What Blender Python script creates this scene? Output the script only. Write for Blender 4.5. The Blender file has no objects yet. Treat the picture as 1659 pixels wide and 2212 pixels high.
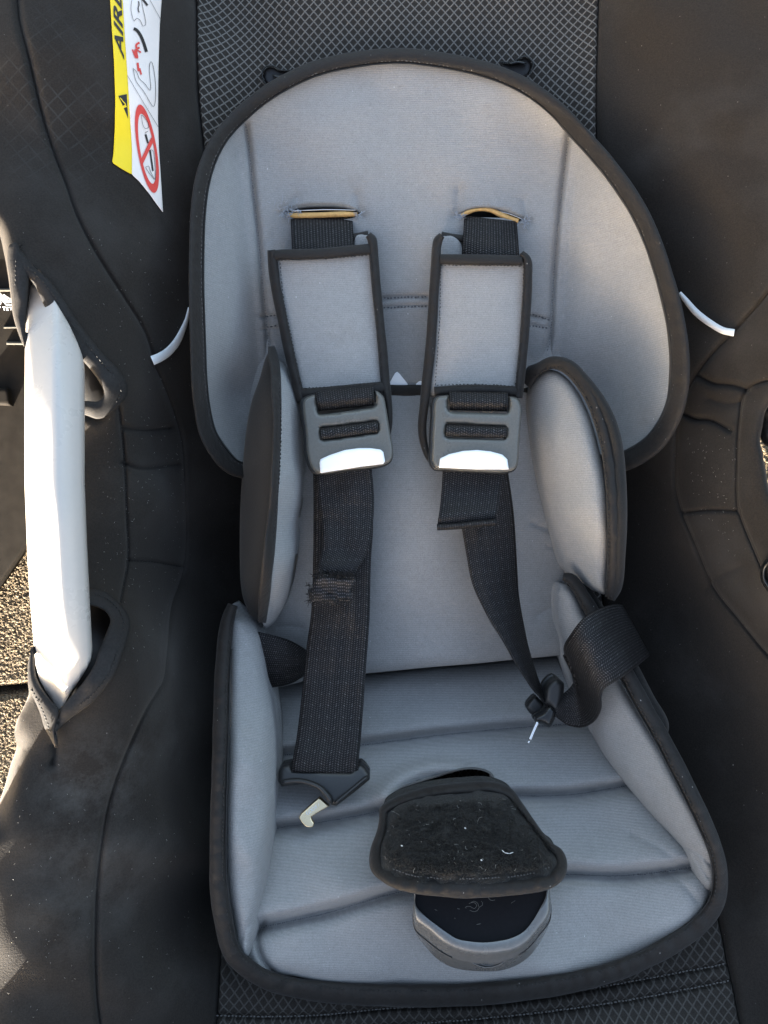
import bpy, math, random
import numpy as np
from mathutils import Vector, Matrix, noise
from mathutils.geometry import delaunay_2d_cdt

random.seed(7); RNG = np.random.default_rng(7)
R = math.radians
SC = bpy.context.scene
COL = SC.collection

# ------------------------------------------------------------------ camera
FOC, CX, CY = 1660.0, 829.5, 1106.0      # the photograph measured on a 1659 x 2212 grid
PITCH, HCAM = R(-6), 0.70
cd = bpy.data.cameras.new('camera'); cam = bpy.data.objects.new('camera', cd); COL.objects.link(cam)
cd.sensor_fit = 'VERTICAL'; cd.sensor_height = 36.0; cd.lens = 36.0*FOC/2212.0
cd.clip_start = 0.01; cd.clip_end = 200
cam.location = (0, 0, HCAM); cam.rotation_euler = (PITCH, 0, 0)
SC.camera = cam
CAMR = np.array([[1, 0, 0], [0, math.cos(PITCH), -math.sin(PITCH)], [0, math.sin(PITCH), math.cos(PITCH)]])
CAML = np.array([0, 0, HCAM])

# ------------------------------------------------------------------ sky and sun
SUN_EL, SUN_AZ = 9.5, 152.0          # elevation; degrees from +Y (beyond the seat) towards -X (left)
w = bpy.data.worlds.new('World'); SC.world = w; w.use_nodes = True
nt = w.node_tree; bg = nt.nodes['Background']
sky = nt.nodes.new('ShaderNodeTexSky'); sky.sky_type = 'NISHITA'; sky.sun_disc = False
sky.sun_elevation = R(SUN_EL); sky.sun_rotation = R(-SUN_AZ)
sky.air_density = 0.7; sky.dust_density = 4.2; sky.ozone_density = 0.0
nt.links.new(sky.outputs[0], bg.inputs[0]); bg.inputs[1].default_value = 0.09
sd = bpy.data.lights.new('sun', 'SUN'); so = bpy.data.objects.new('sun', sd); COL.objects.link(so)
sd.energy = 5.0; sd.angle = R(0.5); sd.color = (1.0, 0.93, 0.82)
sv = Vector((-math.sin(R(SUN_AZ))*math.cos(R(SUN_EL)), math.cos(R(SUN_AZ))*math.cos(R(SUN_EL)), math.sin(R(SUN_EL))))
so.rotation_euler = sv.to_track_quat('Z', 'Y').to_euler(); so.location = sv*3
SC.view_settings.view_transform = 'Standard'; SC.view_settings.look = 'None'
SC.view_settings.exposure = 3.52; SC.view_settings.gamma = 1.0
SC.cycles.max_bounces = 8

# ------------------------------------------------------------------ geometry helpers
def cammet(x, y, d):
    return np.stack([(x-CX)/FOC*d, -(y-CY)/FOC*d, -d], -1)
def to_world(c):
    return c @ CAMR.T + CAML
def W(x, y, d):
    return to_world(cammet(np.asarray(x, float), np.asarray(y, float), np.asarray(d, float)))

class TPS:
    """smooth surface through scattered (x, y, depth) points"""
    def __init__(s, pts, lam=1e-4):
        a = np.array(pts, float); s.p = a[:, :2]/1000; n = len(a)
        K = s.k(s.p, s.p) + lam*np.eye(n); Q = np.c_[np.ones(n), s.p]
        A = np.zeros((n+3, n+3)); A[:n, :n] = K; A[:n, n:] = Q; A[n:, :n] = Q.T
        s.w = np.linalg.solve(A, np.r_[a[:, 2], 0, 0, 0])
    def k(s, a, b):
        r2 = ((a[:, None]-b[None])**2).sum(-1); return 0.5*r2*np.log(r2+1e-9)
    def __call__(s, x, y):
        x = np.asarray(x, float); sh = x.shape; q = np.c_[x.ravel(), np.asarray(y, float).ravel()]/1000
        out = np.empty(len(q))
        for i in range(0, len(q), 20000):
            c = q[i:i+20000]; out[i:i+20000] = s.k(c, s.p) @ s.w[:-3] + np.c_[np.ones(len(c)), c] @ s.w[-3:]
        return out.reshape(sh)

def smooth(pts, step=6.0, closed=False):
    """Catmull-Rom through the points, resampled evenly"""
    p = np.array(pts, float)
    if closed: q = np.r_[p[-1:], p, p[:2]]
    else: q = np.r_[2*p[:1]-p[1:2], p, 2*p[-1:]-p[-2:-1]]
    out = []
    for i in range(len(q)-3):
        a, b, c, d = q[i:i+4]; L = np.linalg.norm(c[:2]-b[:2]); n = max(2, int(L/ (step*0.5)))
        t = np.linspace(0, 1, n, endpoint=False)[:, None]
        # tension-limited tangents keep long/short neighbours from overshooting
        def tang(u, v, z):
            l1 = np.linalg.norm(v-u)+1e-9; l2 = np.linalg.norm(z-v)+1e-9
            return ((v-u)/l1+(z-v)/l2)*0.5*L
        m1, m2 = tang(a, b, c), tang(b, c, d)
        out.append((2*t**3-3*t**2+1)*b+(t**3-2*t**2+t)*m1+(-2*t**3+3*t**2)*c+(t**3-t**2)*m2)
    o = np.concatenate(out + ([] if closed else [q[-2:-1]]))
    if closed: o = np.r_[o, o[:1]]
    return resample(o, step=step)[:-1] if closed else resample(o, step=step)
def resample(p, step=None, n=None):
    p = np.array(p, float)
    s = np.r_[0, np.cumsum(np.linalg.norm(np.diff(p[:, :2], axis=0), axis=1))]
    if n is None: n = max(2, int(round(s[-1]/step))+1)
    t = np.linspace(0, s[-1], n)
    return np.stack([np.interp(t, s, p[:, k]) for k in range(p.shape[1])], -1)

def inside(px, py, poly):
    x0, y0 = poly[:, 0], poly[:, 1]; x1, y1 = np.roll(x0, -1), np.roll(y0, -1)
    r = np.zeros(len(px), bool)
    for i in range(len(poly)):
        if y0[i] == y1[i]: continue
        c = (y0[i] > py) != (y1[i] > py)
        xi = (x1[i]-x0[i])*(py-y0[i])/(y1[i]-y0[i])+x0[i]
        r ^= c & (px < xi)
    return r
def dist(px, py, line, closed=False):
    a = np.array(line)[:, :2]; b = np.roll(a, -1, 0)
    if not closed: a, b = a[:-1], b[:-1]
    P = np.c_[px, py]; best = np.full(len(P), 1e9)
    for i in range(len(a)):
        d = b[i]-a[i]; t = np.clip(((P-a[i]) @ d)/(d @ d+1e-12), 0, 1)
        best = np.minimum(best, np.hypot(*(P-a[i]-t[:, None]*d).T))
    return best

def link(name, me, mat=None, parent=None, smoothf=True):
    o = bpy.data.objects.new(name, me); COL.objects.link(o)
    if mat is not None: me.materials.append(mat)
    if smoothf and len(me.polygons): me.polygons.foreach_set('use_smooth', [True]*len(me.polygons))
    if parent is not None:
        o.parent = parent; o.matrix_parent_inverse = parent.matrix_basis.inverted()
    me.update(); return o
def mesh(name, V, Fs, mat=None, parent=None, UV=None, smoothf=True):
    me = bpy.data.meshes.new(name); me.from_pydata([tuple(v) for v in V], [], [tuple(int(i) for i in f) for f in Fs])
    if UV is not None:
        uv = me.uv_layers.new(name='UVMap'); li = np.empty(len(me.loops), int); me.loops.foreach_get('vertex_index', li)
        uv.data.foreach_set('uv', np.asarray(UV, float)[li].ravel())
    me.validate(); return link(name, me, mat, parent, smoothf)
def fix_normals(o):
    import bmesh
    bm = bmesh.new(); bm.from_mesh(o.data); bmesh.ops.recalc_face_normals(bm, faces=bm.faces); bm.to_mesh(o.data); bm.free()
def tag(o, label, cat, group=None, kind=None):
    if label: o['label'] = label
    if cat: o['category'] = cat
    if group: o['group'] = group
    if kind: o['kind'] = kind
    return o
def stuff(o): o['kind'] = 'stuff'; return o
def thing(name, label, cat, at, group=None):
    o = bpy.data.objects.new(name, None); COL.objects.link(o); o.location = Vector(at); o.empty_display_size = 0.02
    return tag(o, label, cat, group)
def vnoise(x, y, s, seed=0.0):
    return np.array([noise.noise(Vector((a*s, b*s, seed))) for a, b in zip(np.ravel(x), np.ravel(y))])

def panel(name, outline, fn, mat, parent, thick=0.006, puff=(0.004, 14), seams=(), grid=12, holes=(),
          wr=(0, 0.01, 0), ext=None, closed_smooth=True, sharp_holes=False, step=6.0, rings=(2.0, 5.0, 9.0), sm=True):
    B = smooth(outline, step, True) if closed_smooth else resample(np.r_[np.array(outline, float), np.array(outline[:1], float)], step=step)[:-1]
    area = 0.5*np.sum(B[:, 0]*np.roll(B[:, 1], -1)-np.roll(B[:, 0], -1)*B[:, 1])
    H = [smooth(h, min(step, 4), True) if closed_smooth and not sharp_holes else resample(np.r_[np.array(h, float), np.array(h[:1], float)], step=4)[:-1] for h in holes]
    x0, y0 = B.min(0); x1, y1 = B.max(0)
    gx, gy = np.meshgrid(np.arange(x0, x1, grid), np.arange(y0, y1, grid*0.87))
    gx = gx + (np.arange(gx.shape[0]) % 2)[:, None]*grid*0.5
    pts = [np.c_[gx.ravel(), gy.ravel()]]
    pts[0] = pts[0] + RNG.normal(0, grid*0.03, pts[0].shape)
    mind = [np.full(len(pts[0]), max(rings)*0.5+grid*0.45)]
    nb = len(B)
    tg = np.roll(B, -1, 0)-np.roll(B, 1, 0); tg /= np.linalg.norm(tg, axis=1)[:, None]+1e-9
    nn = np.c_[-tg[:, 1], tg[:, 0]]*(1 if area > 0 else -1)
    for r in rings:
        pts.append(B+nn*r); mind.append(np.full(nb, r*0.93))
    SS = []
    for sp, dep, wd in seams:
        s = smooth(sp, 5.0); SS.append((s, dep, wd))
        tt = np.gradient(s, axis=0); tt /= np.linalg.norm(tt, axis=1)[:, None]+1e-9; n2 = np.c_[-tt[:, 1], tt[:, 0]]
        for k in (0, 0.5, 1.0, 1.8, 3.0):
            for sg in ((1,) if k == 0 else (1, -1)):
                pts.append(s+n2*k*wd*sg); mind.append(np.full(len(s), 2.0))
    Q = np.concatenate(pts); md = np.concatenate(mind)
    ok = inside(Q[:, 0], Q[:, 1], B); Q, md = Q[ok], md[ok]
    ok = dist(Q[:, 0], Q[:, 1], B, True) >= md; Q = Q[ok]
    for h in H:
        ok = ~inside(Q[:, 0], Q[:, 1], h) & (dist(Q[:, 0], Q[:, 1], h, True) > 1.5); Q = Q[ok]
    # drop near-duplicates
    key = np.unique(np.round(Q/1.6).astype(int), axis=0, return_index=True)[1]; Q = Q[key]
    loops = [list(range(nb))]; allp = [B]; off = nb; edges = []
    for h in H:
        m = len(h); edges += [(off+i, off+(i+1) % m) for i in range(m)]; allp.append(h); off += m
    allp = np.concatenate(allp+[Q])
    r = delaunay_2d_cdt([Vector(p) for p in allp.tolist()], edges, loops, 1, 1e-4)
    V2 = np.array([(v.x, v.y) for v in r[0]]); T = [f for f in r[2]]
    if H:
        cc = np.array([V2[list(f)].mean(0) for f in T]); bad = np.zeros(len(T), bool)
        for h in H: bad |= inside(cc[:, 0], cc[:, 1], h)
        T = [f for f, k_ in zip(T, bad) if not k_]
    used = np.unique(np.array([i for f in T for i in f])); mp = -np.ones(len(V2), int); mp[used] = np.arange(len(used))
    V2 = V2[used]; T = [tuple(mp[list(f)]) for f in T]
    x, y = V2.T
    d = fn(x, y)
    de = dist(x, y, B, True)
    for h in H: de = np.minimum(de, dist(x, y, h, True)*1.0) if puff[1] < 12 else de
    q = np.clip(de/puff[1], 0, 1); prof = np.sqrt(np.clip(1-(1-q)**2, 0, 1))
    d = d + puff[0]*(1-prof)
    for s, dep, wd in SS:
        e = dist(x, y, s); d = d + dep*np.exp(-(e/wd)**1.5)
    if wr[0]: d = d + wr[0]*vnoise(x, y, wr[1], wr[2])*np.clip(de/20, 0.15, 1)
    C = cammet(x, y, d); UV = C[:, :2].copy()
    Wf = to_world(C)
    # back layer
    if ext is None:
        C2 = C.copy(); C2[:, 2] -= thick; Wb = to_world(C2)
    else: Wb = Wf+np.array(ext)
    n = len(V2); Fs = []
    for f in T:
        a, b, c = V2[list(f[:3])]
        up = (b[0]-a[0])*(c[1]-a[1])-(b[1]-a[1])*(c[0]-a[0]) < 0
        f = f if up else f[::-1]
        Fs.append(f)
    cnt = {}
    for f in Fs:
        for i in range(len(f)): cnt[(f[i], f[(i+1) % len(f)])] = 1
    side = [(b, a, a+n, b+n) for (a, b) in cnt if (b, a) not in cnt]
    allF = Fs+[tuple(i+n for i in f[::-1]) for f in Fs]+side
    return mesh(name, np.r_[Wf, Wb], allF, mat, parent, np.r_[UV, UV], sm)

def tube(name, path, wid, fn, mat, parent, th=0.003, closed=False, seg=12, wob=0.0, step=5.0, flat=0.0, taper=False):
    """bias binding / cord: an elliptical section swept along a traced line. wid in grid units (number or list per point)"""
    p = np.array(path, float)
    if p.shape[1] == 2: p = np.c_[p, np.full(len(p), float(wid))]
    s = smooth(p, step, closed); n = len(s)
    if closed: t = np.roll(s, -1, 0)-np.roll(s, 1, 0)
    else: t = np.gradient(s, axis=0)
    t = t[:, :2]/(np.linalg.norm(t[:, :2], axis=1)[:, None]+1e-9); nn = np.c_[-t[:, 1], t[:, 0]]
    wv = s[:, 2].copy(); tv = np.full(n, th)
    if wob:
        nz = vnoise(s[:, 0], s[:, 1], 0.02, 3.3); wv = wv*(1+wob*0.4*nz); tv = tv*(1+wob*1.6*vnoise(s[:, 0], s[:, 1], 0.045, 8.1))
    if taper and not closed:
        e = np.clip(np.minimum(np.arange(n), n-1-np.arange(n))/3.0, 0.05, 1)**0.5; wv = wv*e; tv = tv*e
    V, U = [], []
    L = np.r_[0, np.cumsum(np.linalg.norm(np.diff(s[:, :2], axis=0), axis=1))]
    for k in range(seg):
        a = 2*math.pi*k/seg; ca, sa = math.cos(a), math.sin(a)
        sa2 = math.copysign(abs(sa)**0.8, sa)
        q = s[:, :2]+nn*(wv*0.5*ca)[:, None]
        d = fn(q[:, 0], q[:, 1])-tv*sa2
        V.append(W(q[:, 0], q[:, 1], d)); U.append(np.c_[L*0.0003, np.full(n, k/seg*0.02)])
    V = np.stack(V, 1).reshape(-1, 3); U = np.stack(U, 1).reshape(-1, 2)
    Fs = []
    for i in range(n if closed else n-1):
        j = (i+1) % n
        for k in range(seg):
            l = (k+1) % seg; Fs.append((i*seg+k, i*seg+l, j*seg+l, j*seg+k))
    if not closed:
        Fs.append(tuple(range(seg))[::-1]); Fs.append(tuple((n-1)*seg+k for k in range(seg)))
    o = mesh(name, V, Fs, mat, parent, U); fix_normals(o); return o

def ribbon(name, Le, Re, fn, mat, parent, thick=0.0012, m=10, bow=0.0, n=None, width=0.038, wav=0.0, step=5.0):
    """webbing between two traced edges; fn(x, y) or list of (t, depthL, depthR)"""
    a = smooth(Le, step); b = smooth(Re, step); n = n or max(len(a), len(b)); a = resample(a, n=n); b = resample(b, n=n)
    u = np.linspace(0, 1, m+1); t = np.linspace(0, 1, n)
    G = a[:, None, :2]*(1-u)[None, :, None]+b[:, None, :2]*u[None, :, None]
    if callable(fn): D = fn(G[..., 0], G[..., 1])
    else:
        f = np.array(fn, float); 
        # cosine-free monotone blend, then a light smoothing
        dl = np.interp(t, f[:, 0], f[:, 1]); dr = np.interp(t, f[:, 0], f[:, 2])
        kk = max(1, n//14); ker = np.ones(2*kk+1)/(2*kk+1)
        dl = np.convolve(np.pad(dl, kk, 'edge'), ker, 'valid'); dr = np.convolve(np.pad(dr, kk, 'edge'), ker, 'valid')
        D = dl[:, None]*(1-u)+dr[:, None]*u
    D = D-bow*(1-(2*u-1)**2)[None]
    if wav: D = D+wav*vnoise(G[..., 0], G[..., 1], 0.02, 5.5).reshape(D.shape)
    F0 = cammet(G[..., 0], G[..., 1], D)
    du = np.gradient(F0, axis=1); dv = np.gradient(F0, axis=0); N = np.cross(du, dv); N /= np.linalg.norm(N, axis=-1)[..., None]+1e-12
    N = np.where(N[..., 2:3] < 0, -N, N)
    Bk = F0-N*thick
    Lc = np.r_[0, np.cumsum(np.linalg.norm(np.diff(F0[:, m//2], axis=0), axis=1))]
    U = np.stack([np.broadcast_to(u*width, (n, m+1)), np.broadcast_to(Lc[:, None], (n, m+1))], -1)
    V = np.r_[to_world(F0.reshape(-1, 3)), to_world(Bk.reshape(-1, 3))]; UU = np.r_[U.reshape(-1, 2), U.reshape(-1, 2)]
    k = n*(m+1); Fs = []
    for i in range(n-1):
        for j in range(m):
            q = (i*(m+1)+j, i*(m+1)+j+1, (i+1)*(m+1)+j+1, (i+1)*(m+1)+j)
            Fs += [q, tuple(v+k for v in q[::-1])]
    for i in range(n-1):
        for j in (0, m):
            q = i*(m+1)+j; q2 = q+m+1; Fs.append((q, q2, q2+k, q+k))
    for i in (0, n-1):
        for j in range(m):
            q = i*(m+1)+j; Fs.append((q, q+1, q+1+k, q+k))
    o = mesh(name, V, Fs, mat, parent, UU); fix_normals(o); return o

def rods(name, segs, rad, mat, parent, sides=4):
    """many short straight rods (world coordinates), joined: stitches, lint, fibres"""
    V, Fs = [], []
    for a, b, r in segs:
        a, b = Vector(a), Vector(b); d = (b-a)
        if d.length < 1e-7: continue
        d.normalize(); u = d.orthogonal().normalized(); v = d.cross(u); o = len(V)
        for c, rr in ((a, r*0.35), (a.lerp(b, 0.25), r), (a.lerp(b, 0.75), r), (b, r*0.35)):
            for k in range(sides):
                an = 2*math.pi*k/sides; V.append(c+(u*math.cos(an)+v*math.sin(an))*rr)
        for i in range(3):
            for k in range(sides):
                l = (k+1) % sides; Fs.append((o+i*sides+k, o+i*sides+l, o+(i+1)*sides+l, o+(i+1)*sides+k))
        Fs.append(tuple(o+k for k in range(sides))[::-1]); Fs.append(tuple(o+3*sides+k for k in range(sides)))
    return stuff(mesh(name, V, Fs, mat, parent))
def stitch_segs(path, fn, pitch=9.0, frac=0.62, r=0.00032, lift=0.0002, jit=0.6):
    s = smooth(path, pitch); out = []
    for i in range(len(s)-1):
        a, b = s[i], s[i]+(s[i+1]-s[i])*frac
        j = RNG.normal(0, jit, 4)
        xa = np.array([a[0]+j[0], b[0]+j[1]]); ya = np.array([a[1]+j[2], b[1]+j[3]])
        w_ = W(xa, ya, fn(xa, ya)-lift); out.append((w_[0], w_[1], r))
    return out
def offset_path(path, off, step=6, closed=False):
    s = smooth(path, step, closed)[:, :2]; t = np.gradient(s, axis=0); t /= np.linalg.norm(t, axis=1)[:, None]+1e-9
    return s+np.c_[-t[:, 1], t[:, 0]]*off
def stroke(name, lines, fn, mat, parent, lift=0.0004):
    """flat print: lines = [(points, width)] or [(polygon, 'fill')]; one mesh lying on the printed surface"""
    V, Fs, base = [], [], 0
    for pts, wd in lines:
        if wd == 'fill':
            r = delaunay_2d_cdt([Vector(p) for p in pts], [], [list(range(len(pts)))], 1, 1e-5)
            q = np.array([(v.x, v.y) for v in r[0]]); f = r[2]
            # refine so it follows the curved surface
            V.append(W(q[:, 0], q[:, 1], fn(q[:, 0], q[:, 1])-lift)); Fs += [tuple(i+base for i in g) for g in f]; base += len(q)
            continue
        s = smooth(pts, 3.0) if len(pts) > 2 else resample(pts, step=4.0)
        t = np.gradient(s, axis=0); t /= np.linalg.norm(t, axis=1)[:, None]+1e-9; nn = np.c_[-t[:, 1], t[:, 0]]
        a, b = s+nn*wd/2, s-nn*wd/2; n = len(s); q = np.r_[a, b]
        V.append(W(q[:, 0], q[:, 1], fn(q[:, 0], q[:, 1])-lift))
        Fs += [(base+i, base+i+1, base+n+i+1, base+n+i) for i in range(n-1)]; base += 2*n
    return mesh(name, np.concatenate(V), Fs, mat, parent, None, False)
def shift(fn, dz): return lambda x, y: fn(x, y)+dz
def const(c): return lambda x, y: np.full(np.shape(x), float(c))

# ------------------------------------------------------------------ materials
class NB:
    def __init__(s, name):
        s.m = bpy.data.materials.new(name); s.m.use_nodes = True; s.t = s.m.node_tree; s.b = s.t.nodes['Principled BSDF']
        s.tc = s.t.nodes.new('ShaderNodeTexCoord')
    def n(s, typ, **k):
        nd = s.t.nodes.new(typ)
        for a, v in k.items():
            if a.startswith('i_'): nd.inputs[a[2:].replace('_', ' ')].default_value = v
            else: setattr(nd, a, v)
        return nd
    def l(s, a, b): s.t.links.new(a, b)
    def math(s, op, a, b=None, c=None):
        nd = s.n('ShaderNodeMath', operation=op)
        for i, v in enumerate((a, b, c)):
            if v is None: continue
            if isinstance(v, (int, float)): nd.inputs[i].default_value = v
            else: s.l(v, nd.inputs[i])
        return nd.outputs[0]
    def noise(s, scale, detail=3, rough=0.6, coord='Object', off=None):
        nd = s.n('ShaderNodeTexNoise'); nd.inputs['Scale'].default_value = scale; nd.inputs['Detail'].default_value = detail
        nd.inputs['Roughness'].default_value = rough; s.l(s.tc.outputs[coord], nd.inputs['Vector']); return nd.outputs[0]
    def ramp(s, f, stops):
        r = s.n('ShaderNodeValToRGB'); e = r.color_ramp.elements
        while len(e) < len(stops): e.new(0.5)
        for i, (p, c) in enumerate(stops):
            e[i].position = p; e[i].color = (c[0], c[1], c[2], 1) if isinstance(c, (tuple, list)) else (c, c, c, 1)
        s.l(f, r.inputs[0]); return r.outputs[0]
    def mix(s, f, a, b, typ='MIX'):
        nd = s.n('ShaderNodeMix', data_type='RGBA', blend_type=typ)
        for i, v in ((0, f), (6, a), (7, b)):
            if isinstance(v, (int, float)): nd.inputs[i].default_value = v if i == 0 else (v, v, v, 1)
            elif isinstance(v, tuple): nd.inputs[i].default_value = (*v, 1)
            else: s.l(v, nd.inputs[i])
        return nd.outputs[2]
    def bump(s, h, strength=0.5, distm=0.001, prev=None):
        nd = s.n('ShaderNodeBump'); nd.inputs['Strength'].default_value = strength; nd.inputs['Distance'].default_value = distm
        s.l(h, nd.inputs['Height'])
        if prev is not None: s.l(prev, nd.inputs['Normal'])
        s.l(nd.outputs[0], s.b.inputs['Normal']); return nd.outputs[0]
    def set(s, **k):
        for a, v in k.items():
            i = s.b.inputs[a.replace('_', ' ')]
            if isinstance(v, (int, float)): i.default_value = v
            elif isinstance(v, tuple): i.default_value = (*v, 1)
            else: s.l(v, i)
        return s
    def uvxy(s, sx, sy):
        sep = s.n('ShaderNodeSeparateXYZ'); s.l(s.tc.outputs['UV'], sep.inputs[0])
        return s.math('MULTIPLY', sep.outputs[0], sx), s.math('MULTIPLY', sep.outputs[1], sy)

def specks(b, base, scale=260, thr=0.055, col=(0.35, 0.33, 0.3), dens=0.5):
    """pale lint sitting on the cloth"""
    v = b.n('ShaderNodeTexVoronoi', feature='F1'); v.inputs['Scale'].default_value = scale; v.inputs['Randomness'].default_value = 1
    mp = b.n('ShaderNodeMapping'); b.l(b.tc.outputs['Object'], mp.inputs[0]); mp.inputs['Scale'].default_value = (1, 0.6, 1)
    b.l(mp.outputs[0], v.inputs['Vector'])
    m1 = b.math('LESS_THAN', v.outputs['Distance'], thr)
    sep = b.n('ShaderNodeSeparateColor'); b.l(v.outputs['Color'], sep.inputs[0])
    m2 = b.math('LESS_THAN', sep.outputs[0], dens)
    m = b.math('MULTIPLY', m1, m2); m = b.math('MULTIPLY', m, sep.outputs[1])
    return b.mix(m, base, col)

def mat_grey():
    b = NB('grey knit neoprene')
    big = b.noise(9, 3, 0.5); fine = b.noise(1400, 2, 0.7); med = b.noise(260, 3, 0.6)
    c = b.ramp(big, [(0.3, (0.258, 0.252, 0.243)), (0.7, (0.282, 0.275, 0.264))])
    c = b.mix(0.42, c, b.ramp(fine, [(0.3, 0.6), (0.7, 1.4)]), 'MULTIPLY')
    c = b.mix(0.25, c, b.ramp(med, [(0.3, 0.8), (0.7, 1.15)]), 'MULTIPLY')
    u, v = b.uvxy(1, 1)
    row = b.math('SINE', b.math('MULTIPLY', v, 2*math.pi/0.0014)); row = b.math('MULTIPLY_ADD', row, 0.5, 0.5)
    c = b.mix(0.13, c, b.ramp(row, [(0, 0.55), (1, 1.3)]), 'MULTIPLY')
    so_ = b.ramp(b.noise(26, 5, 0.7), [(0.60, 0.0), (0.80, 1.0)]); c = b.mix(b.math('MULTIPLY', so_, 0.28), c, (0.17, 0.15, 0.13))
    c = specks(b, c, 190, 0.05, (0.6, 0.6, 0.6), 0.35)
    b.set(Base_Color=c, Roughness=0.85, Sheen_Weight=0.12, Sheen_Roughness=0.5, Specular_IOR_Level=0.3)
    h = b.math('ADD', b.math('MULTIPLY', row, 0.35), fine); b.bump(h, 0.4, 0.0005); return b.m
def mat_black(name='black jersey cover', col=(0.0200, 0.0166, 0.0138), stain=True, dens=0.55):
    b = NB(name)
    fine = b.noise(1100, 2, 0.7); med = b.noise(14, 4, 0.6)
    c = b.mix(0.7, col, b.ramp(fine, [(0.25, 0.5), (0.8, 1.6)]), 'MULTIPLY')
    if stain:
        st = b.ramp(med, [(0.50, 0.0), (0.72, 1.0)])
        c = b.mix(b.math('MULTIPLY', st, 0.22), c, (0.075, 0.072, 0.068))
    if stain:
        sep = b.n('ShaderNodeSeparateXYZ'); b.l(b.tc.outputs['UV'], sep.inputs[0])
        def blob(cx, cy, rx, ry):
            dx = b.math('MULTIPLY', b.math('SUBTRACT', sep.outputs[0], cx), 1/rx); dy = b.math('MULTIPLY', b.math('SUBTRACT', sep.outputs[1], cy), 1/ry)
            r2 = b.math('ADD', b.math('MULTIPLY', dx, dx), b.math('MULTIPLY', dy, dy)); return b.math('MAXIMUM', b.math('SUBTRACT', 1.0, r2), 0.0)
        uu, vv = b.uvxy(1/0.0100, 1/0.0118)
        lp = b.math('ABSOLUTE', b.math('SUBTRACT', b.math('FRACT', b.math('ADD', uu, vv)), 0.5)); lq = b.math('ABSOLUTE', b.math('SUBTRACT', b.math('FRACT', b.math('SUBTRACT', uu, vv)), 0.5))
        ln = b.math('LESS_THAN', b.math('MINIMUM', lp, lq), 0.055)
        gh = b.math('MULTIPLY', b.math('MULTIPLY', ln, blob(-.188, .235, .035, .065)), b.ramp(b.noise(60, 3, .7), [(0.35, 0), (0.65, 1)]))
        c = b.mix(b.math('MULTIPLY', gh, 0.6), c, (0.042, 0.042, 0.040))
        ds = b.math('MULTIPLY', b.math('ADD', blob(-.160, -.185, .035, .065), blob(-.150, -.135, .04, .03)), b.ramp(b.noise(55, 5, .75), [(0.40, 0), (0.70, 1)]))
        c = b.mix(b.math('MULTIPLY', ds, 0.28), c, (0.10, 0.098, 0.092))
    c = specks(b, c, 260, 0.06, (0.16, 0.145, 0.13), dens)
    c = specks(b, c, 60, 0.022, (0.4, 0.37, 0.32), 0.3)
    b.set(Base_Color=c, Roughness=0.9, Sheen_Weight=0.10, Sheen_Roughness=0.45, Specular_IOR_Level=0.2)
    b.b.inputs['Sheen Tint'].default_value = (0.9, 0.82, 0.75, 1)
    b.bump(fine, 0.4, 0.0004); return b.m
def mat_binding():
    b = NB('black bias binding')
    u, v = b.uvxy(1, 1)
    row = b.math('SINE', b.math('MULTIPLY', b.math('ADD', u, b.math('MULTIPLY', v, 0.6)), 2*math.pi/0.0009))
    fine = b.noise(900, 2, 0.7)
    c = b.mix(0.6, (0.0140, 0.0114, 0.0096), b.ramp(fine, [(0.25, 0.55), (0.8, 1.5)]), 'MULTIPLY')
    c = specks(b, c, 200, 0.06, (0.3, 0.28, 0.26), 0.5)
    b.set(Base_Color=c, Roughness=0.68, Sheen_Weight=0.06, Specular_IOR_Level=0.3)
    h = b.math('ADD', b.math('MULTIPLY', row, 0.25), fine); h2 = b.noise(55, 3, 0.6)
    p = b.bump(h2, 0.6, 0.003); b.bump(h, 0.35, 0.0004, p); return b.m
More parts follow.
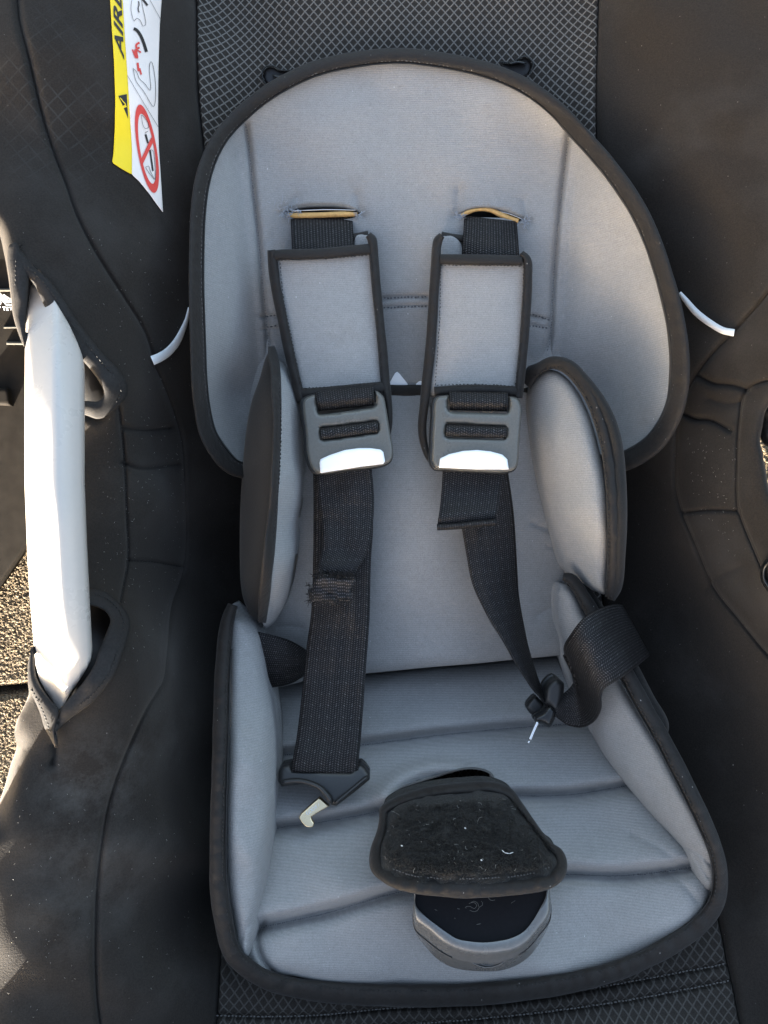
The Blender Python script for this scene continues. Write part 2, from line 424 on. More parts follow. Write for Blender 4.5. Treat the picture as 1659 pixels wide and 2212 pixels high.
def mat_web(name, lo=0.003, hi=0.088, px=0.0016, py=0.0014, gl=0.46):
    """polyester webbing: small raised floats, glints painted lighter, in columns with zigzag twill bands"""
    b = NB(name)
    sep = b.n('ShaderNodeSeparateXYZ'); b.l(b.tc.outputs['UV'], sep.inputs[0]); X, Y = sep.outputs[0], sep.outputs[1]
    band = b.math('PINGPONG', X, 0.00475)                         # zigzag columns
    Yz = b.math('ADD', Y, b.math('MULTIPLY', band, 0.8))
    cu = b.math('MULTIPLY', X, 1/px); cv = b.math('MULTIPLY', Yz, 1/py)
    par = b.math('MODULO', b.math('FLOOR', cu), 2); cv2 = b.math('MULTIPLY_ADD', par, 0.5, cv)
    fu = b.math('SUBTRACT', b.math('FRACT', cu), 0.5); fv = b.math('SUBTRACT', b.math('FRACT', cv2), 0.5)
    r = b.math('SQRT', b.math('ADD', b.math('MULTIPLY', b.math('MULTIPLY', fu, fu), 1.2), b.math('MULTIPLY', b.math('MULTIPLY', fv, fv), 2.6)))
    hgt = b.math('SUBTRACT', 1.0, b.math('MULTIPLY', r, 1.7))
    # brighter accent floats, one row in five along each band edge
    acc = b.math('LESS_THAN', b.math('FRACT', b.math('MULTIPLY', Yz, 1/(py*5))), 0.22)
    acc = b.math('MULTIPLY', acc, b.math('LESS_THAN', b.math('ABSOLUTE', b.math('SUBTRACT', band, 0.0024)), 0.0008))
    nz = b.noise(500, 2, 0.6)
    c = b.ramp(hgt, [(0.35, (lo, lo*0.96, lo*0.96)), (0.85, (hi*1.05, hi*0.94, hi*0.93))])  # weave glints painted in: float tops lighter, gaps near black
    c = b.mix(0.6, c, b.ramp(nz, [(0.3, 0.5), (0.7, 1.5)]), 'MULTIPLY')
    c = b.mix(b.math('MULTIPLY', acc, b.math('GREATER_THAN', hgt, 0.45)), c, (0.13, 0.122, 0.122))
    b.set(Base_Color=c, Roughness=gl, Specular_IOR_Level=0.22)
    b.bump(hgt, 0.45, 0.0004); return b.m
def mat_mesh():
    b = NB('black cloth with grey diamond net')
    u, v = b.uvxy(1/0.0059, 1/0.0064)
    nz = b.noise(300, 2, 0.6); nzs = b.math('MULTIPLY', b.math('SUBTRACT', nz, 0.5), 0.07)
    p = b.math('ADD', b.math('ADD', u, v), nzs); q = b.math('ADD', b.math('SUBTRACT', u, v), nzs)
    lp = b.math('ABSOLUTE', b.math('SUBTRACT', b.math('FRACT', p), 0.5)); lq = b.math('ABSOLUTE', b.math('SUBTRACT', b.math('FRACT', q), 0.5))
    mn = b.math('MINIMUM', lp, lq)
    ln = b.n('ShaderNodeMapRange', interpolation_type='SMOOTHSTEP'); b.l(mn, ln.inputs[0])
    for i, x in ((1, 0.05), (2, 0.14), (3, 1.0), (4, 0.0)): ln.inputs[i].default_value = x
    sep = b.n('ShaderNodeSeparateXYZ'); b.l(b.tc.outputs['UV'], sep.inputs[0])
    fade = b.n('ShaderNodeMapRange'); b.l(sep.outputs[1], fade.inputs[0])   # net lines fade towards the foot end
    for i, x in ((1, -0.27), (2, 0.0), (3, 0.32), (4, 1.0)): fade.inputs[i].default_value = x
    fib = b.noise(1600, 2, 0.8)
    c0 = b.mix(0.8, (0.020, 0.0168, 0.0138), b.ramp(fib, [(0.25, 0.4), (0.75, 1.8)]), 'MULTIPLY')
    c1 = b.mix(0.5, (0.140, 0.131, 0.118), b.ramp(fib, [(0.25, 0.6), (0.75, 1.4)]), 'MULTIPLY')
    c = b.mix(b.math('MULTIPLY', ln.outputs[0], fade.outputs[0]), c0, c1)
    b.set(Base_Color=c, Roughness=0.85, Specular_IOR_Level=0.25)
    pr = b.bump(fib, 0.4, 0.0004); b.bump(ln.outputs[0], 0.6, 0.0006, pr); return b.m
def mat_plain(name, col, rough=0.5, metal=0.0, nscale=200, namp=0.12, bump=0.15, spec=0.5, coat=0.0, bd=0.0004, sub=0):
    b = NB(name); nz = b.noise(nscale, 3, 0.6)
    c = b.mix(1.0, col, b.ramp(nz, [(0.25, 1-namp), (0.75, 1+namp)]), 'MULTIPLY')
    rr = b.ramp(b.noise(40, 4, 0.7), [(0.3, max(0.02, rough-0.08)), (0.7, rough+0.1)])
    b.set(Base_Color=c, Roughness=rr, Metallic=metal, Specular_IOR_Level=spec, Coat_Weight=coat)
    b.bump(nz, bump, bd); return b.m
def mat_ground():
    b = NB('sandy exposed-aggregate concrete')
    v = b.n('ShaderNodeTexVoronoi', feature='F1'); v.inputs['Scale'].default_value = 430; b.l(b.tc.outputs['Object'], v.inputs['Vector'])
    n1 = b.noise(1000, 3, 0.7); n2 = b.noise(60, 4, 0.6); n3 = b.noise(6, 3, 0.5)
    c = b.ramp(n1, [(0.3, (0.10, 0.065, 0.03)), (0.5, (0.25, 0.19, 0.11)), (0.7, (0.44, 0.37, 0.26))])
    c = b.mix(0.5, c, b.ramp(n2, [(0.3, 0.6), (0.7, 1.3)]), 'MULTIPLY'); c = b.mix(0.4, c, b.ramp(n3, [(0.3, 0.75), (0.7, 1.2)]), 'MULTIPLY')
    c = b.mix(b.ramp(v.outputs['Distance'], [(0.35, 0.0), (0.75, 0.75)]), c, (0.05, 0.03, 0.015))
    b.set(Base_Color=c, Roughness=0.9)
    h = b.math('SUBTRACT', n1, v.outputs['Distance']); b.bump(h, 1.0, 0.004); return b.m
def mat_fuzz():
    b = NB('matted black hook-and-loop pile')
    n1 = b.noise(700, 4, 0.8); n2 = b.noise(90, 4, 0.7)
    c = b.ramp(n1, [(0.3, (0.006, 0.005, 0.0045)), (0.7, (0.036, 0.032, 0.025))])
    c = b.mix(b.ramp(n2, [(0.55, 0.0), (0.8, 0.4)]), c, (0.05, 0.045, 0.038))
    c = specks(b, c, 160, 0.07, (0.5, 0.47, 0.42), 0.4)
    b.set(Base_Color=c, Roughness=0.95, Sheen_Weight=0.1, Specular_IOR_Level=0.2)
    h = b.math('ADD', n1, n2); b.bump(h, 1.0, 0.002); return b.m

GREY = mat_grey(); BLACK = mat_black(); BIND = mat_binding(); MESH = mat_mesh(); FUZZ = mat_fuzz()
WEB = mat_web('charcoal harness webbing'); WEBB = mat_web('coarse black shoulder webbing', 0.003, 0.11, 0.0019, 0.0016, 0.6)
BLACK2 = mat_black('black cover cloth of bolster', (0.021, 0.0195, 0.018), False, 0.4)
TWILL = mat_plain('black twill tape', (0.021, 0.019, 0.018), 0.85, nscale=800, namp=0.35, bump=0.3, spec=0.3)
WHITE = mat_plain('white handle plastic', (0.50, 0.465, 0.425), 0.30, nscale=400, namp=0.02, bump=0.03)
REFL = mat_plain('bright white plastic', (0.92, 0.92, 0.92), 0.4, namp=0.02, bump=0.02)
PIPE = mat_plain('white piping', (0.90, 0.90, 0.88), 0.6, namp=0.03, bump=0.1)
ADJ = mat_plain('grey satin plastic', (0.112, 0.108, 0.094), 0.32, nscale=900, namp=0.15, bump=0.12)
GLOSS = mat_plain('glossy black plastic', (0.010, 0.010, 0.010), 0.28, nscale=500, namp=0.1, bump=0.05)
FACE = mat_plain('scuffed black buckle plastic', (0.009, 0.009, 0.010), 0.45, nscale=500, namp=0.1, bump=0.05, spec=0.05)
SATIN = mat_plain('satin black plastic', (0.014, 0.014, 0.014), 0.42, nscale=700, namp=0.15, bump=0.12)
RIM = mat_plain('worn dark grey buckle plastic', (0.115, 0.113, 0.108), 0.24, nscale=300, namp=0.12, bump=0.03, spec=0.8)
STEEL = mat_plain('plated steel', (0.74, 0.58, 0.36), 0.28, metal=1.0, nscale=300, namp=0.08, bump=0.06)
CHROME = mat_plain('bright steel', (0.8, 0.8, 0.8), 0.18, metal=1.0, nscale=300, namp=0.05, bump=0.1)
YEL = mat_plain('yellow label print', (0.90, 0.64, 0.0), 0.5, namp=0.02, bump=0.02)
LAB = mat_plain('white label print', (0.84, 0.75, 0.68), 0.5, namp=0.02, bump=0.02)
INK = mat_plain('black print', (0.015, 0.013, 0.012), 0.6, namp=0.05, bump=0.02)
RED = mat_plain('red print', (0.70, 0.06, 0.045), 0.6, namp=0.05, bump=0.02)
TAN = mat_plain('tan foam edge', (0.62, 0.35, 0.12), 0.9, nscale=500, namp=0.25, bump=0.5)
THREAD = mat_plain('black thread', (0.012, 0.011, 0.010), 0.7, bump=0.1)
GTHREAD = mat_plain('grey thread', (0.075, 0.078, 0.085), 0.8, bump=0.1)
BTHREAD = mat_plain('worn pale thread', (0.10, 0.095, 0.09), 0.8, bump=0.1)
LINT = mat_plain('pale lint', (0.42, 0.40, 0.36), 0.9, bump=0.1)
HAIR = mat_plain('dark fibres', (0.045, 0.040, 0.034), 0.8, bump=0.1)
FRAY = mat_web('worn frayed webbing', 0.018, 0.16, 0.0013, 0.0021, 0.75)
TRAY = mat_plain('dull black moulded plastic', (0.014, 0.012, 0.010), 0.8, nscale=60, namp=0.3, bump=0.1, spec=0.06)
TRAYE = mat_plain('lighter grey plastic edge', (0.06, 0.057, 0.05), 0.8, namp=0.2, spec=.1)  # raised edges in a lighter grey than the tray
DARK = mat_plain('black shell plastic and slot dark', (0.010, 0.009, 0.009), 0.5)
GROUND = mat_ground()

# ------------------------------------------------------------------ surfaces (depth from the lens plane, metres)
COVER = TPS([(860, -150, .516), (860, -320, .510), (430, -300, .500), (1290, -300, .500), (0, -300, .440), (1680, -300, .462), (860, 2330, .438), (860, 2460, .400), (860, 2560, .372), (430, 2400, .425), (430, 2540, .375), (0, 2400, .384), (20, 2540, .378), (200, 2500, .392), (1600, 2400, .42), (1600, 2540, .385), (1700, 2540, .38), (-60, -60, .440), (0, 300, .430), (60, 100, .432), (60, 520, .415), (200, 0, .450), (200, 300, .445), (300, 450, .457), (400, 0, .500),  # foot rim below the frame is unseen, raised to block the low sun
             (400, 200, .492), (330, 0, .468), (330, 200, .463), (390, 450, .486), (40, 680, .412), (200, 700, .428), (300, 700, .458), (395, 700, .495), (260, 850, .440), (330, 850, .470),
             (400, 880, .512), (200, 1000, .445), (270, 1100, .445), (350, 1100, .475), (400, 1150, .520), (450, 1150, .548),
             (200, 1250, .432), (260, 1350, .425), (340, 1400, .447), (100, 1600, .401), (20, 1640, .399), (20, 1750, .391), (200, 1700, .409), (290, 1600, .424),
             (400, 1400, .500), (470, 1400, .552), (370, 1600, .458), (425, 1560, .500), (470, 1650, .535), (350, 1850, .434), (415, 1850, .460), (460, 1900, .508),
             (200, 1900, .408), (-20, 2000, .388), (-20, 2230, .387), (200, 2200, .408), (-90, 2000, .395), (-90, 2230, .393), (350, 2150, .425), (440, 2100, .450), (480, 2180, .452),
             (430, 0, .512), (640, 0, .516), (860, 0, .518), (1100, 0, .516), (1290, 0, .512), (860, 150, .521), (640, 160, .520), (1100, 160, .520), (1285, 260, .507),
             (1400, 0, .482), (1400, 200, .487), (1550, 0, .468), (1550, 250, .466), (1660, 0, .460), (1660, 300, .455), (1400, 380, .493), (1480, 520, .487), (1600, 500, .461),
             (1520, 680, .482), (1620, 700, .453), (1510, 850, .482), (1600, 860, .455), (1660, 800, .442), (1480, 1000, .490), (1590, 1000, .452), (1640, 1000, .440),
             (1390, 1080, .528), (1480, 1150, .492), (1600, 1150, .452), (1370, 1250, .545), (1460, 1300, .520), (1560, 1300, .478), (1660, 1250, .435),
             (1430, 1420, .522), (1540, 1500, .496), (1650, 1500, .462), (1500, 1600, .505), (1600, 1750, .480), (1660, 1750, .465), (1590, 1950, .468), (1660, 2000, .452), (1600, 2200, .446), (1680, 2230, .44),
             (860, 600, .570), (860, 1100, .580), (860, 1500, .585), (600, 600, .560), (1150, 600, .560), (560, 1100, .580), (1250, 1100, .578), (560, 1600, .570), (1200, 1600, .57),
             (860, 1900, .510), (600, 1950, .500), (1350, 1900, .505), (600, 2150, .452), (860, 2180, .452), (1100, 2170, .452), (1350, 2120, .455), (1500, 2060, .460), (860, 2230, .448), (1500, 1950, .475)])
HEAD = TPS([(860, 110, .505), (700, 130, .503), (560, 190, .495), (450, 310, .480), (415, 450, .467), (408, 640, .456), (415, 830, .456), (455, 980, .476), (510, 1028, .494),
            (535, 300, .505), (552, 480, .512), (575, 690, .521), (590, 850, .530), (550, 950, .528), (490, 600, .494), (510, 850, .524), (470, 450, .487),
            (860, 300, .509), (700, 300, .508), (1050, 300, .508), (860, 500, .515), (700, 500, .516), (1050, 500, .516), (860, 700, .520), (700, 860, .526), (860, 860, .525), (1050, 860, .526),
            (1020, 120, .503), (1160, 180, .497), (1265, 272, .488), (1370, 400, .473), (1450, 580, .461), (1488, 760, .453), (1480, 880, .458), (1430, 970, .475), (1345, 1018, .495),
            (1232, 300, .504), (1210, 480, .512), (1192, 700, .521), (1185, 850, .529), (1290, 850, .528), (1350, 620, .490), (1300, 420, .491), (1400, 880, .487), (1250, 600, .514)])
BACKP = TPS([(860, 700, .528), (860, 850, .522), (640, 1000, .521), (1160, 1000, .521), (860, 1000, .508), (640, 1200, .520), (1160, 1200, .522), (860, 1220, .505), (600, 1430, .531), (1215, 1420, .533), (860, 1440, .520), (1040, 1400, .519), (620, 1250, .524), (1190, 1250, .526)])
SEAT = TPS([(860, 1450, .547), (620, 1480, .550), (1220, 1430, .553), (860, 1520, .533), (1200, 1500, .536), (620, 1600, .515), (860, 1640, .506), (1250, 1620, .509), (600, 1780, .474), (860, 1800, .468), (1300, 1780, .478),
            (590, 1900, .455), (860, 1930, .440), (1400, 1880, .456), (560, 2040, .441), (860, 2030, .438), (860, 2110, .443), (1200, 2090, .443), (1400, 2030, .445), (1500, 1940, .444), (560, 2090, .440), (1540, 1900, .446)])
HIPL = TPS([(500, 1315, .490), (550, 1350, .493), (575, 1450, .492), (480, 1450, .472), (475, 1650, .450), (540, 1650, .450), (595, 1650, .466), (470, 1850, .436), (540, 1850, .436), (590, 1850, .449),
            (495, 2000, .430), (560, 2000, .436), (530, 2070, .428)])
HIPR = TPS([(1210, 1260, .497), (1210, 1380, .505), (1235, 1480, .505), (1240, 1260, .490), (1300, 1340, .478), (1380, 1470, .464), (1290, 1500, .480), (1300, 1620, .487), (1400, 1620, .459), (1440, 1590, .452),
            (1360, 1700, .475), (1470, 1700, .444), (1430, 1790, .461), (1530, 1800, .434), (1500, 1890, .446), (1545, 1900, .436), (1525, 1925, .442)])
TORL = TPS([(590, 760, .497), (600, 850, .474), (650, 880, .498), (655, 1000, .495), (600, 1000, .458), (645, 1150, .495), (590, 1150, .457), (575, 1270, .466), (612, 1310, .503), (570, 1350, .500), (625, 1020, .468), (630, 1200, .478)])
TORLO = TPS([(585, 760, .497), (590, 850, .474), (590, 1000, .458), (580, 1150, .457), (568, 1270, .466), (565, 1340, .498), (540, 880, .495), (524, 1050, .496), (519, 1200, .496), (530, 1310, .500), (555, 1000, .474)])
TORR = TPS([(1140, 850, .512), (1150, 1000, .511), (1175, 1110, .512), (1205, 1210, .513), (1200, 800, .492), (1150, 810, .507), (1260, 860, .474), (1310, 1000, .457), (1340, 1000, .457), (1315, 1150, .454), (1345, 1150, .456),
            (1305, 1280, .478), (1240, 1250, .503), (1215, 950, .480), (1240, 1100, .470), (1335, 1290, .482)])

# ------------------------------------------------------------------ ground
def gpt(px, py, h=0.0):
    n = np.array([0, math.sin(PITCH), math.cos(PITCH)]); r = cammet(np.array(px, float), np.array(py, float), np.array(1.0)); d = (h-HCAM)/(r @ n)
    return W(px, py, d)
g0, g1 = gpt(0, 1494), gpt(62, 1488)
ang = math.atan2(g1[1]-g0[1], g1[0]-g0[0]); ux = Vector((math.cos(ang), math.sin(ang), 0)); uy = Vector((-math.sin(ang), math.cos(ang), 0))
ground = mesh('ground', [(-8, -8, -.045), (8, -8, -.045), (8, 8, -.045), (-8, 8, -.045)], [(0, 1, 2, 3)], GROUND); tag(ground, None, None, kind='structure')
pav = thing('pavement', None, None, (0, 0, 0)); pav['kind'] = 'structure'
org = Vector(g0); SZ, GAP = 0.60, 0.009
slab_me = None
for i in range(-4, 4):
    for j in range(-4, 4):
        if slab_me is None:
            a, b = GAP/2, SZ-GAP/2; e = 0.004; V = []
            for z, k in ((-.044, 0), (-e, 0), (0, e)):
                V += [(a+k, a+k, z), (b-k, a+k, z), (b-k, b-k, z), (a+k, b-k, z)]
            Fs = [(8, 9, 10, 11)]+[(r*4+q, r*4+(q+1) % 4, r*4+4+(q+1) % 4, r*4+4+q) for r in (0, 1) for q in range(4)]
            o = mesh('slab', V, Fs, GROUND, pav, None, False); slab_me = o.data
        else:
            o = bpy.data.objects.new('slab', slab_me); COL.objects.link(o); o.parent = pav
        o.location = org+ux*((i+0.35)*SZ)+uy*(j*SZ); o.rotation_euler = (0, 0, ang)
# loose grains of the aggregate, where the ground shows
ico = [(0, 0, 1), (.89, 0, .45), (.28, .85, .45), (-.72, .53, .45), (-.72, -.53, .45), (.28, -.85, .45), (.72, .53, -.45), (-.28, .85, -.45), (-.89, 0, -.45), (-.28, -.85, -.45), (.72, -.53, -.45), (0, 0, -1)]
icf = [(0, 1, 2), (0, 2, 3), (0, 3, 4), (0, 4, 5), (0, 5, 1), (1, 6, 2), (2, 7, 3), (3, 8, 4), (4, 9, 5), (5, 10, 1), (2, 6, 7), (3, 7, 8), (4, 8, 9), (5, 9, 10), (1, 10, 6), (6, 11, 7), (7, 11, 8), (8, 11, 9), (9, 11, 10), (10, 11, 6)]
gv, gf = [], []
I = np.array(ico)
def grains(n, px0, px1, py0, py1):
    for _ in range(n):
        c = gpt(random.uniform(px0, px1), random.uniform(py0, py1)); lc = Vector(c)-org; fy = (lc.dot(uy)) % SZ
        if fy < 0.008 or fy > SZ-0.008: continue
        r = random.uniform(.0008, .0019); o = len(gv)
        q = I*np.array([r*random.uniform(.7, 1.4), r*random.uniform(.7, 1.4), r*random.uniform(.4, .8)])*(1+RNG.normal(0, .15, (12, 1)))
        gv.extend((q+c+np.array([0, 0, r*0.1])).tolist()); gf.extend([tuple(v+o for v in f) for f in icf])
grains(9000, -60, 110, 1080, 1850); grains(900, 1620, 1700, 900, 1120)
st = mesh('aggregate_grain', gv, gf, GROUND, pav, None, False); stuff(st)

# ------------------------------------------------------------------ black moulded tray behind the seat
def plane_h(h):
    return lambda x, y: (HCAM-h)/(math.cos(PITCH)-math.sin(PITCH)*(-(np.asarray(y, float)-CY)/FOC))
tray = thing('plastic_tray', 'dull black moulded plastic tray with white print on the sunlit ground', 'tray', gpt(0, 900))
TH = plane_h(0.016)
panel('tray_top', [(-110, 400), (140, 400), (140, 1062), (95, 1122), (0, 1260), (-110, 1400)], TH, TRAY, tray, puff=(.002, 8), grid=30, ext=(0, 0, -.015), closed_smooth=False, step=14)
tube('raised_lip', [(-110, 627), (60, 626)], 7, shift(TH, -.002), TRAYE, tray, .003)
tube('rib', [(8, 707), (80, 706)], 5, shift(TH, -.001), TRAYE, tray, .003)
tube('rib', [(14, 741), (80, 742)], 7, shift(TH, -.001), TRAYE, tray, .003)
panel('foot_block', [(-40, 838), (18, 838), (23, 876), (-40, 872)], shift(TH, -.008), TRAY, tray, puff=(.003, 5), grid=10, closed_smooth=False, thick=.008)
def T1(x, y): return (x*.1323, y*.1323+548.6)
stroke('printed_emblem', [([T1(-60, 560), T1(20, 700), T1(80, 800), T1(100, 830), T1(210, 832)], 2.2), ([T1(-20, 690), T1(60, 790)], 1.8), ([T1(0, 640), T1(60, 745), T1(110, 790), T1(200, 785)], 2.2),
       ([T1(30, 670), T1(90, 740), T1(150, 765), T1(200, 760)], 2.0), ([T1(60, 660), T1(110, 715), T1(200, 735)], 2.2), ([T1(80, 690), T1(100, 690)], 3.4), ([T1(115, 715), T1(135, 712)], 3.4), ([T1(150, 735), T1(180, 735)], 3.0),
       ([T1(-60, 760), T1(10, 780), T1(0, 820), T1(-40, 800)], 3)], TH, REFL, tray, .0015)
stroke('printed_lettering', [([T1(-30, 905), T1(-30, 850), T1(0, 852), T1(2, 880), T1(-28, 884)], 1.8), ([T1(38, 868), T1(92, 870)], 1.9), ([T1(66, 870), T1(72, 922)], 1.9), ([T1(106, 866), T1(110, 922)], 1.9), ([T1(106, 870), T1(138, 872)], 1.5),
       ([T1(108, 895), T1(134, 895)], 1.5), ([T1(110, 918), T1(140, 918)], 1.6), ([T1(148, 872), T1(205, 874)], 1.9), ([T1(176, 876), T1(180, 918)], 1.9)], TH, REFL, tray, .0015)

# ------------------------------------------------------------------ the carrier
seat = thing('infant_car_seat', 'black cloth covered infant car seat with white handle bar and diamond net back', 'car seat', tuple(gpt(860, 1300)))
LEFT_OUT = [(-40, -330), (200, -335), (415, -335), (422, -120), (425, -40), (430, 200), (440, 300), (470, 500), (510, 900), (560, 1080), (560, 1300), (520, 1600), (480, 1900), (478, 2052), (468, 2250), (466, 2560), (-60, 2560), (-60, 1850), (-18, 1770), (8, 1705), (22, 1655), (36, 1610), (31, 1588), (36, 1558), (50, 1529), (62, 1500),
            (60, 1472), (62, 1425), (72, 1400), (78, 1462), (98, 1497), (127, 1534), (152, 1506), (180, 1473), (207, 1432), (217, 1402), (233, 1362), (238, 1332), (226, 1314), (197, 1306), (150, 1290), (118, 1200), (115, 1000), (125, 880), (186, 885),
            (212, 899), (228, 868), (219, 833), (187, 788), (150, 746), (110, 688), (84, 634), (66, 600), (61, 634), (57, 668), (55, 710), (53, 750), (40, 721), (28, 681), (23, 641), (18, 600), (8, 545), (-4, 500), (-60, 420)]
SEAM1 = [(36, -20), (43, 50), (60, 116), (79, 198), (96, 265), (119, 337), (142, 397), (165, 463), (198, 529), (232, 586), (275, 653), (311, 712), (326, 752), (334, 785), (357, 838), (377, 891), (394, 957), (400, 1076), (401, 1191), (394, 1241), (370, 1307), (359, 1406), (351, 1472), (317, 1532), (291, 1585), (254, 1675), (234, 1742), (220, 1822), (210, 1913), (206, 2052), (210, 2151), (220, 2240)]
SEAM2 = [(256, 878), (265, 957), (270, 1023), (273, 1108), (276, 1208), (265, 1274), (260, 1302)]
SEAM3 = [(275, 1211), (330, 1214), (394, 1225)]
lc = panel('side_cover', LEFT_OUT, COVER, BLACK, seat, thick=.004, puff=(.012, 26), grid=11, step=6,
           seams=[(SEAM1, .0045, 5), (SEAM2, .0035, 4), (SEAM3, .0035, 4), ([(268, 925), (310, 930), (367, 925)], .004, 6), ([(262, 1000), (300, 1013), (384, 1004)], .004, 6), ([(119, 1610), (118, 1630), (112, 1650)], .004, 7), ([(-14, 1775), (6, 1712), (20, 1660), (33, 1612)], .016, 16)],
           wr=(.0014, .010, 1.0), closed_smooth=True)
CENT = [(415, -335), (422, -120), (425, -40), (430, 200), (440, 300), (470, 500), (510, 900), (560, 1080), (560, 1300), (520, 1600), (480, 1900), (478, 2052), (468, 2250), (466, 2560), (1625, 2560), (1607, 2250), (1596, 2208), (1581, 2130), (1568, 2074), (1552, 1996), (1470, 1750), (1310, 1350), (1290, 900), (1300, 600), (1287, 260), (1293, -40), (1300, -335)]
MS1 = [(468, 2194), (590, 2196), (714, 2191), (826, 2179), (1042, 2168), (1191, 2150), (1351, 2122), (1568, 2082)]
MS2 = [(700, 2228), (900, 2212), (1042, 2200), (1200, 2183), (1358, 2160), (1578, 2118)]
panel('net_panel', CENT, COVER, MESH, seat, thick=.004, puff=(.003, 10), grid=16, step=8, seams=[(MS1, .0035, 6), (MS2, .0035, 6)], wr=(.0015, .008, 2.0))
RIGHT_OUT = [(1300, -335), (1293, -40), (1287, 260), (1300, 600), (1290, 900), (1310, 1350), (1470, 1750), (1552, 1996), (1568, 2074), (1581, 2130), (1596, 2208), (1607, 2250), (1625, 2560), (1740, 2560), (1740, 1180), (1690, 1120), (1664, 1065), (1653, 1011), (1647, 977), (1642, 952), (1646, 927), (1656, 884), (1700, 840), (1740, 820), (1740, -335)]
panel('side_cover', RIGHT_OUT, COVER, BLACK, seat, thick=.004, puff=(.008, 18), grid=11, step=6,
      seams=[([(1700, 580), (1651, 644), (1620, 680), (1585, 718), (1548, 755), (1517, 792), (1488, 838), (1466, 905), (1460, 989), (1460, 1050), (1473, 1104), (1502, 1174), (1546, 1274), (1598, 1340), (1659, 1415), (1720, 1480)], .004, 5),
             ([(1700, 812), (1659, 823), (1626, 833), (1609, 850), (1598, 904), (1593, 989), (1595, 1100), (1598, 1110), (1616, 1156), (1633, 1196), (1655, 1250)], .0035, 4),
             ([(1478, 1108), (1530, 1102), (1596, 1104)], .0035, 4), ([(1510, 813), (1540, 828), (1580, 832), (1615, 842)], .004, 6), ([(1477, 894), (1504, 906), (1530, 907), (1548, 913), (1578, 931)], .005, 5), ([(1530, 860), (1570, 872), (1600, 868)], .002, 8),
             ([(1530, 1270), (1560, 1240), (1600, 1225)], .002, 9)],
      wr=(.0016, .010, 4.0))
# hidden plastic tub under the cloth: gives the seat its body and the dark behind the handle openings
panel('shell_tub', [(30, -325), (1720, -325), (1720, 700), (1620, 860), (1600, 980), (1620, 1080), (1720, 1300), (1720, 2550), (-40, 2550), (-40, 1960), (60, 1850), (95, 1650), (110, 1500), (150, 1300), (175, 1150), (160, 900), (110, 720), (60, 560)],
      shift(COVER, .022), DARK, seat, thick=.05, puff=(.01, 30), grid=45, step=20)
# stitched seams on the mesh panel
rods('stitching', stitch_segs(MS1, COVER, 8, .6, .0004, .0006)+stitch_segs(MS2, COVER, 8, .6, .0004, .0006), .0004, BTHREAD, seat)
segs = stitch_segs(SEAM2, shift(COVER, .003), 6, .5, .0003, .0003)+stitch_segs(SEAM3, shift(COVER, .003), 6, .5, .0003, .0003)
rods('stitching', segs, .0003, THREAD, seat)
# white piping
tube('white_piping', [(329, 779, 21), (345, 772, 20), (362, 761, 19), (380, 741, 17), (394, 714, 13), (403, 690, 9), (409, 664, 6)], 15, shift(COVER, -.0012), PIPE, seat, .0028, step=3)
tube('white_piping', [(1468, 632, 8), (1480, 647, 12), (1503, 674, 15), (1537, 700, 15), (1562, 714, 15), (1586, 719, 16)], 15, shift(COVER, -.0012), PIPE, seat, .0028, step=3)
# twill tape round the handle openings
TP = shift(COVER, -.002)
ta = ribbon('twill_tape', [(38, 528), (53, 549), (73, 575), (106, 605), (132, 639), (159, 681), (185, 717), (219, 760), (258, 801), (274, 828), (274, 855), (258, 876), (236, 896), (212, 905), (185, 897), (150, 890)],
       [(30, 560), (52, 590), (65, 603), (82, 629), (90, 650), (110, 685), (126, 711), (149, 743), (172, 771), (206, 811), (220, 833), (224, 848), (222, 857), (214, 866), (190, 866), (155, 864)], TP, TWILL, seat, .0015, 8, bow=.0018, wav=.002)
tb = ribbon('twill_tape', [(30, 522), (20, 530), (16, 560), (21, 601), (25, 641), (30, 681), (41, 721), (53, 750)], [(42, 530), (50, 552), (62, 580), (62, 600), (60, 640), (57, 675), (55, 707), (54, 752)], TP, TWILL, seat, .0015, 6, bow=.002, wav=.0015)
tcn = ribbon('twill_tape', [(180, 1272), (205, 1272), (225, 1277), (251, 1297), (277, 1328), (281, 1350), (266, 1406), (246, 1459), (206, 1512), (166, 1543), (134, 1568), (117, 1592), (119, 1616)],
       [(180, 1306), (197, 1307), (214, 1312), (226, 1318), (237, 1334), (238, 1343), (231, 1363), (215, 1403), (205, 1433), (179, 1476), (146, 1512), (128, 1534), (114, 1572)], TP, TWILL, seat, .0015, 8, bow=.0018, wav=.002)
td = ribbon('twill_tape', [(62, 1420), (60, 1472), (66, 1495), (78, 1520), (88, 1545), (95, 1570), (107, 1592), (119, 1616)], [(73, 1396), (75, 1440), (80, 1466), (99, 1499), (114, 1518), (127, 1537), (122, 1558), (116, 1580)], shift(COVER, -.0045), TWILL, seat, .0015, 6, bow=.002, wav=.0015)
sg = stitch_segs([(60, 575), (90, 606), (118, 640), (145, 685), (172, 722), (205, 765), (240, 805), (258, 830), (262, 850), (248, 872)], shift(COVER, -.0035), 9, .6, .00035, .0004)
sg += stitch_segs([(34, 560), (33, 620)], shift(COVER, -.0035), 10, .6, .00035, .0004)
sg += stitch_segs([(205, 1283), (230, 1292), (255, 1315), (268, 1345), (255, 1400), (238, 1450), (205, 1495), (170, 1525)], shift(COVER, -.0035), 9, .6, .00035, .0004)
sg += stitch_segs([(68, 1490), (85, 1520), (100, 1555), (110, 1585)], shift(COVER, -.006), 9, .6, .00035, .0004)
rods('stitching', sg, .0004, THREAD, seat)
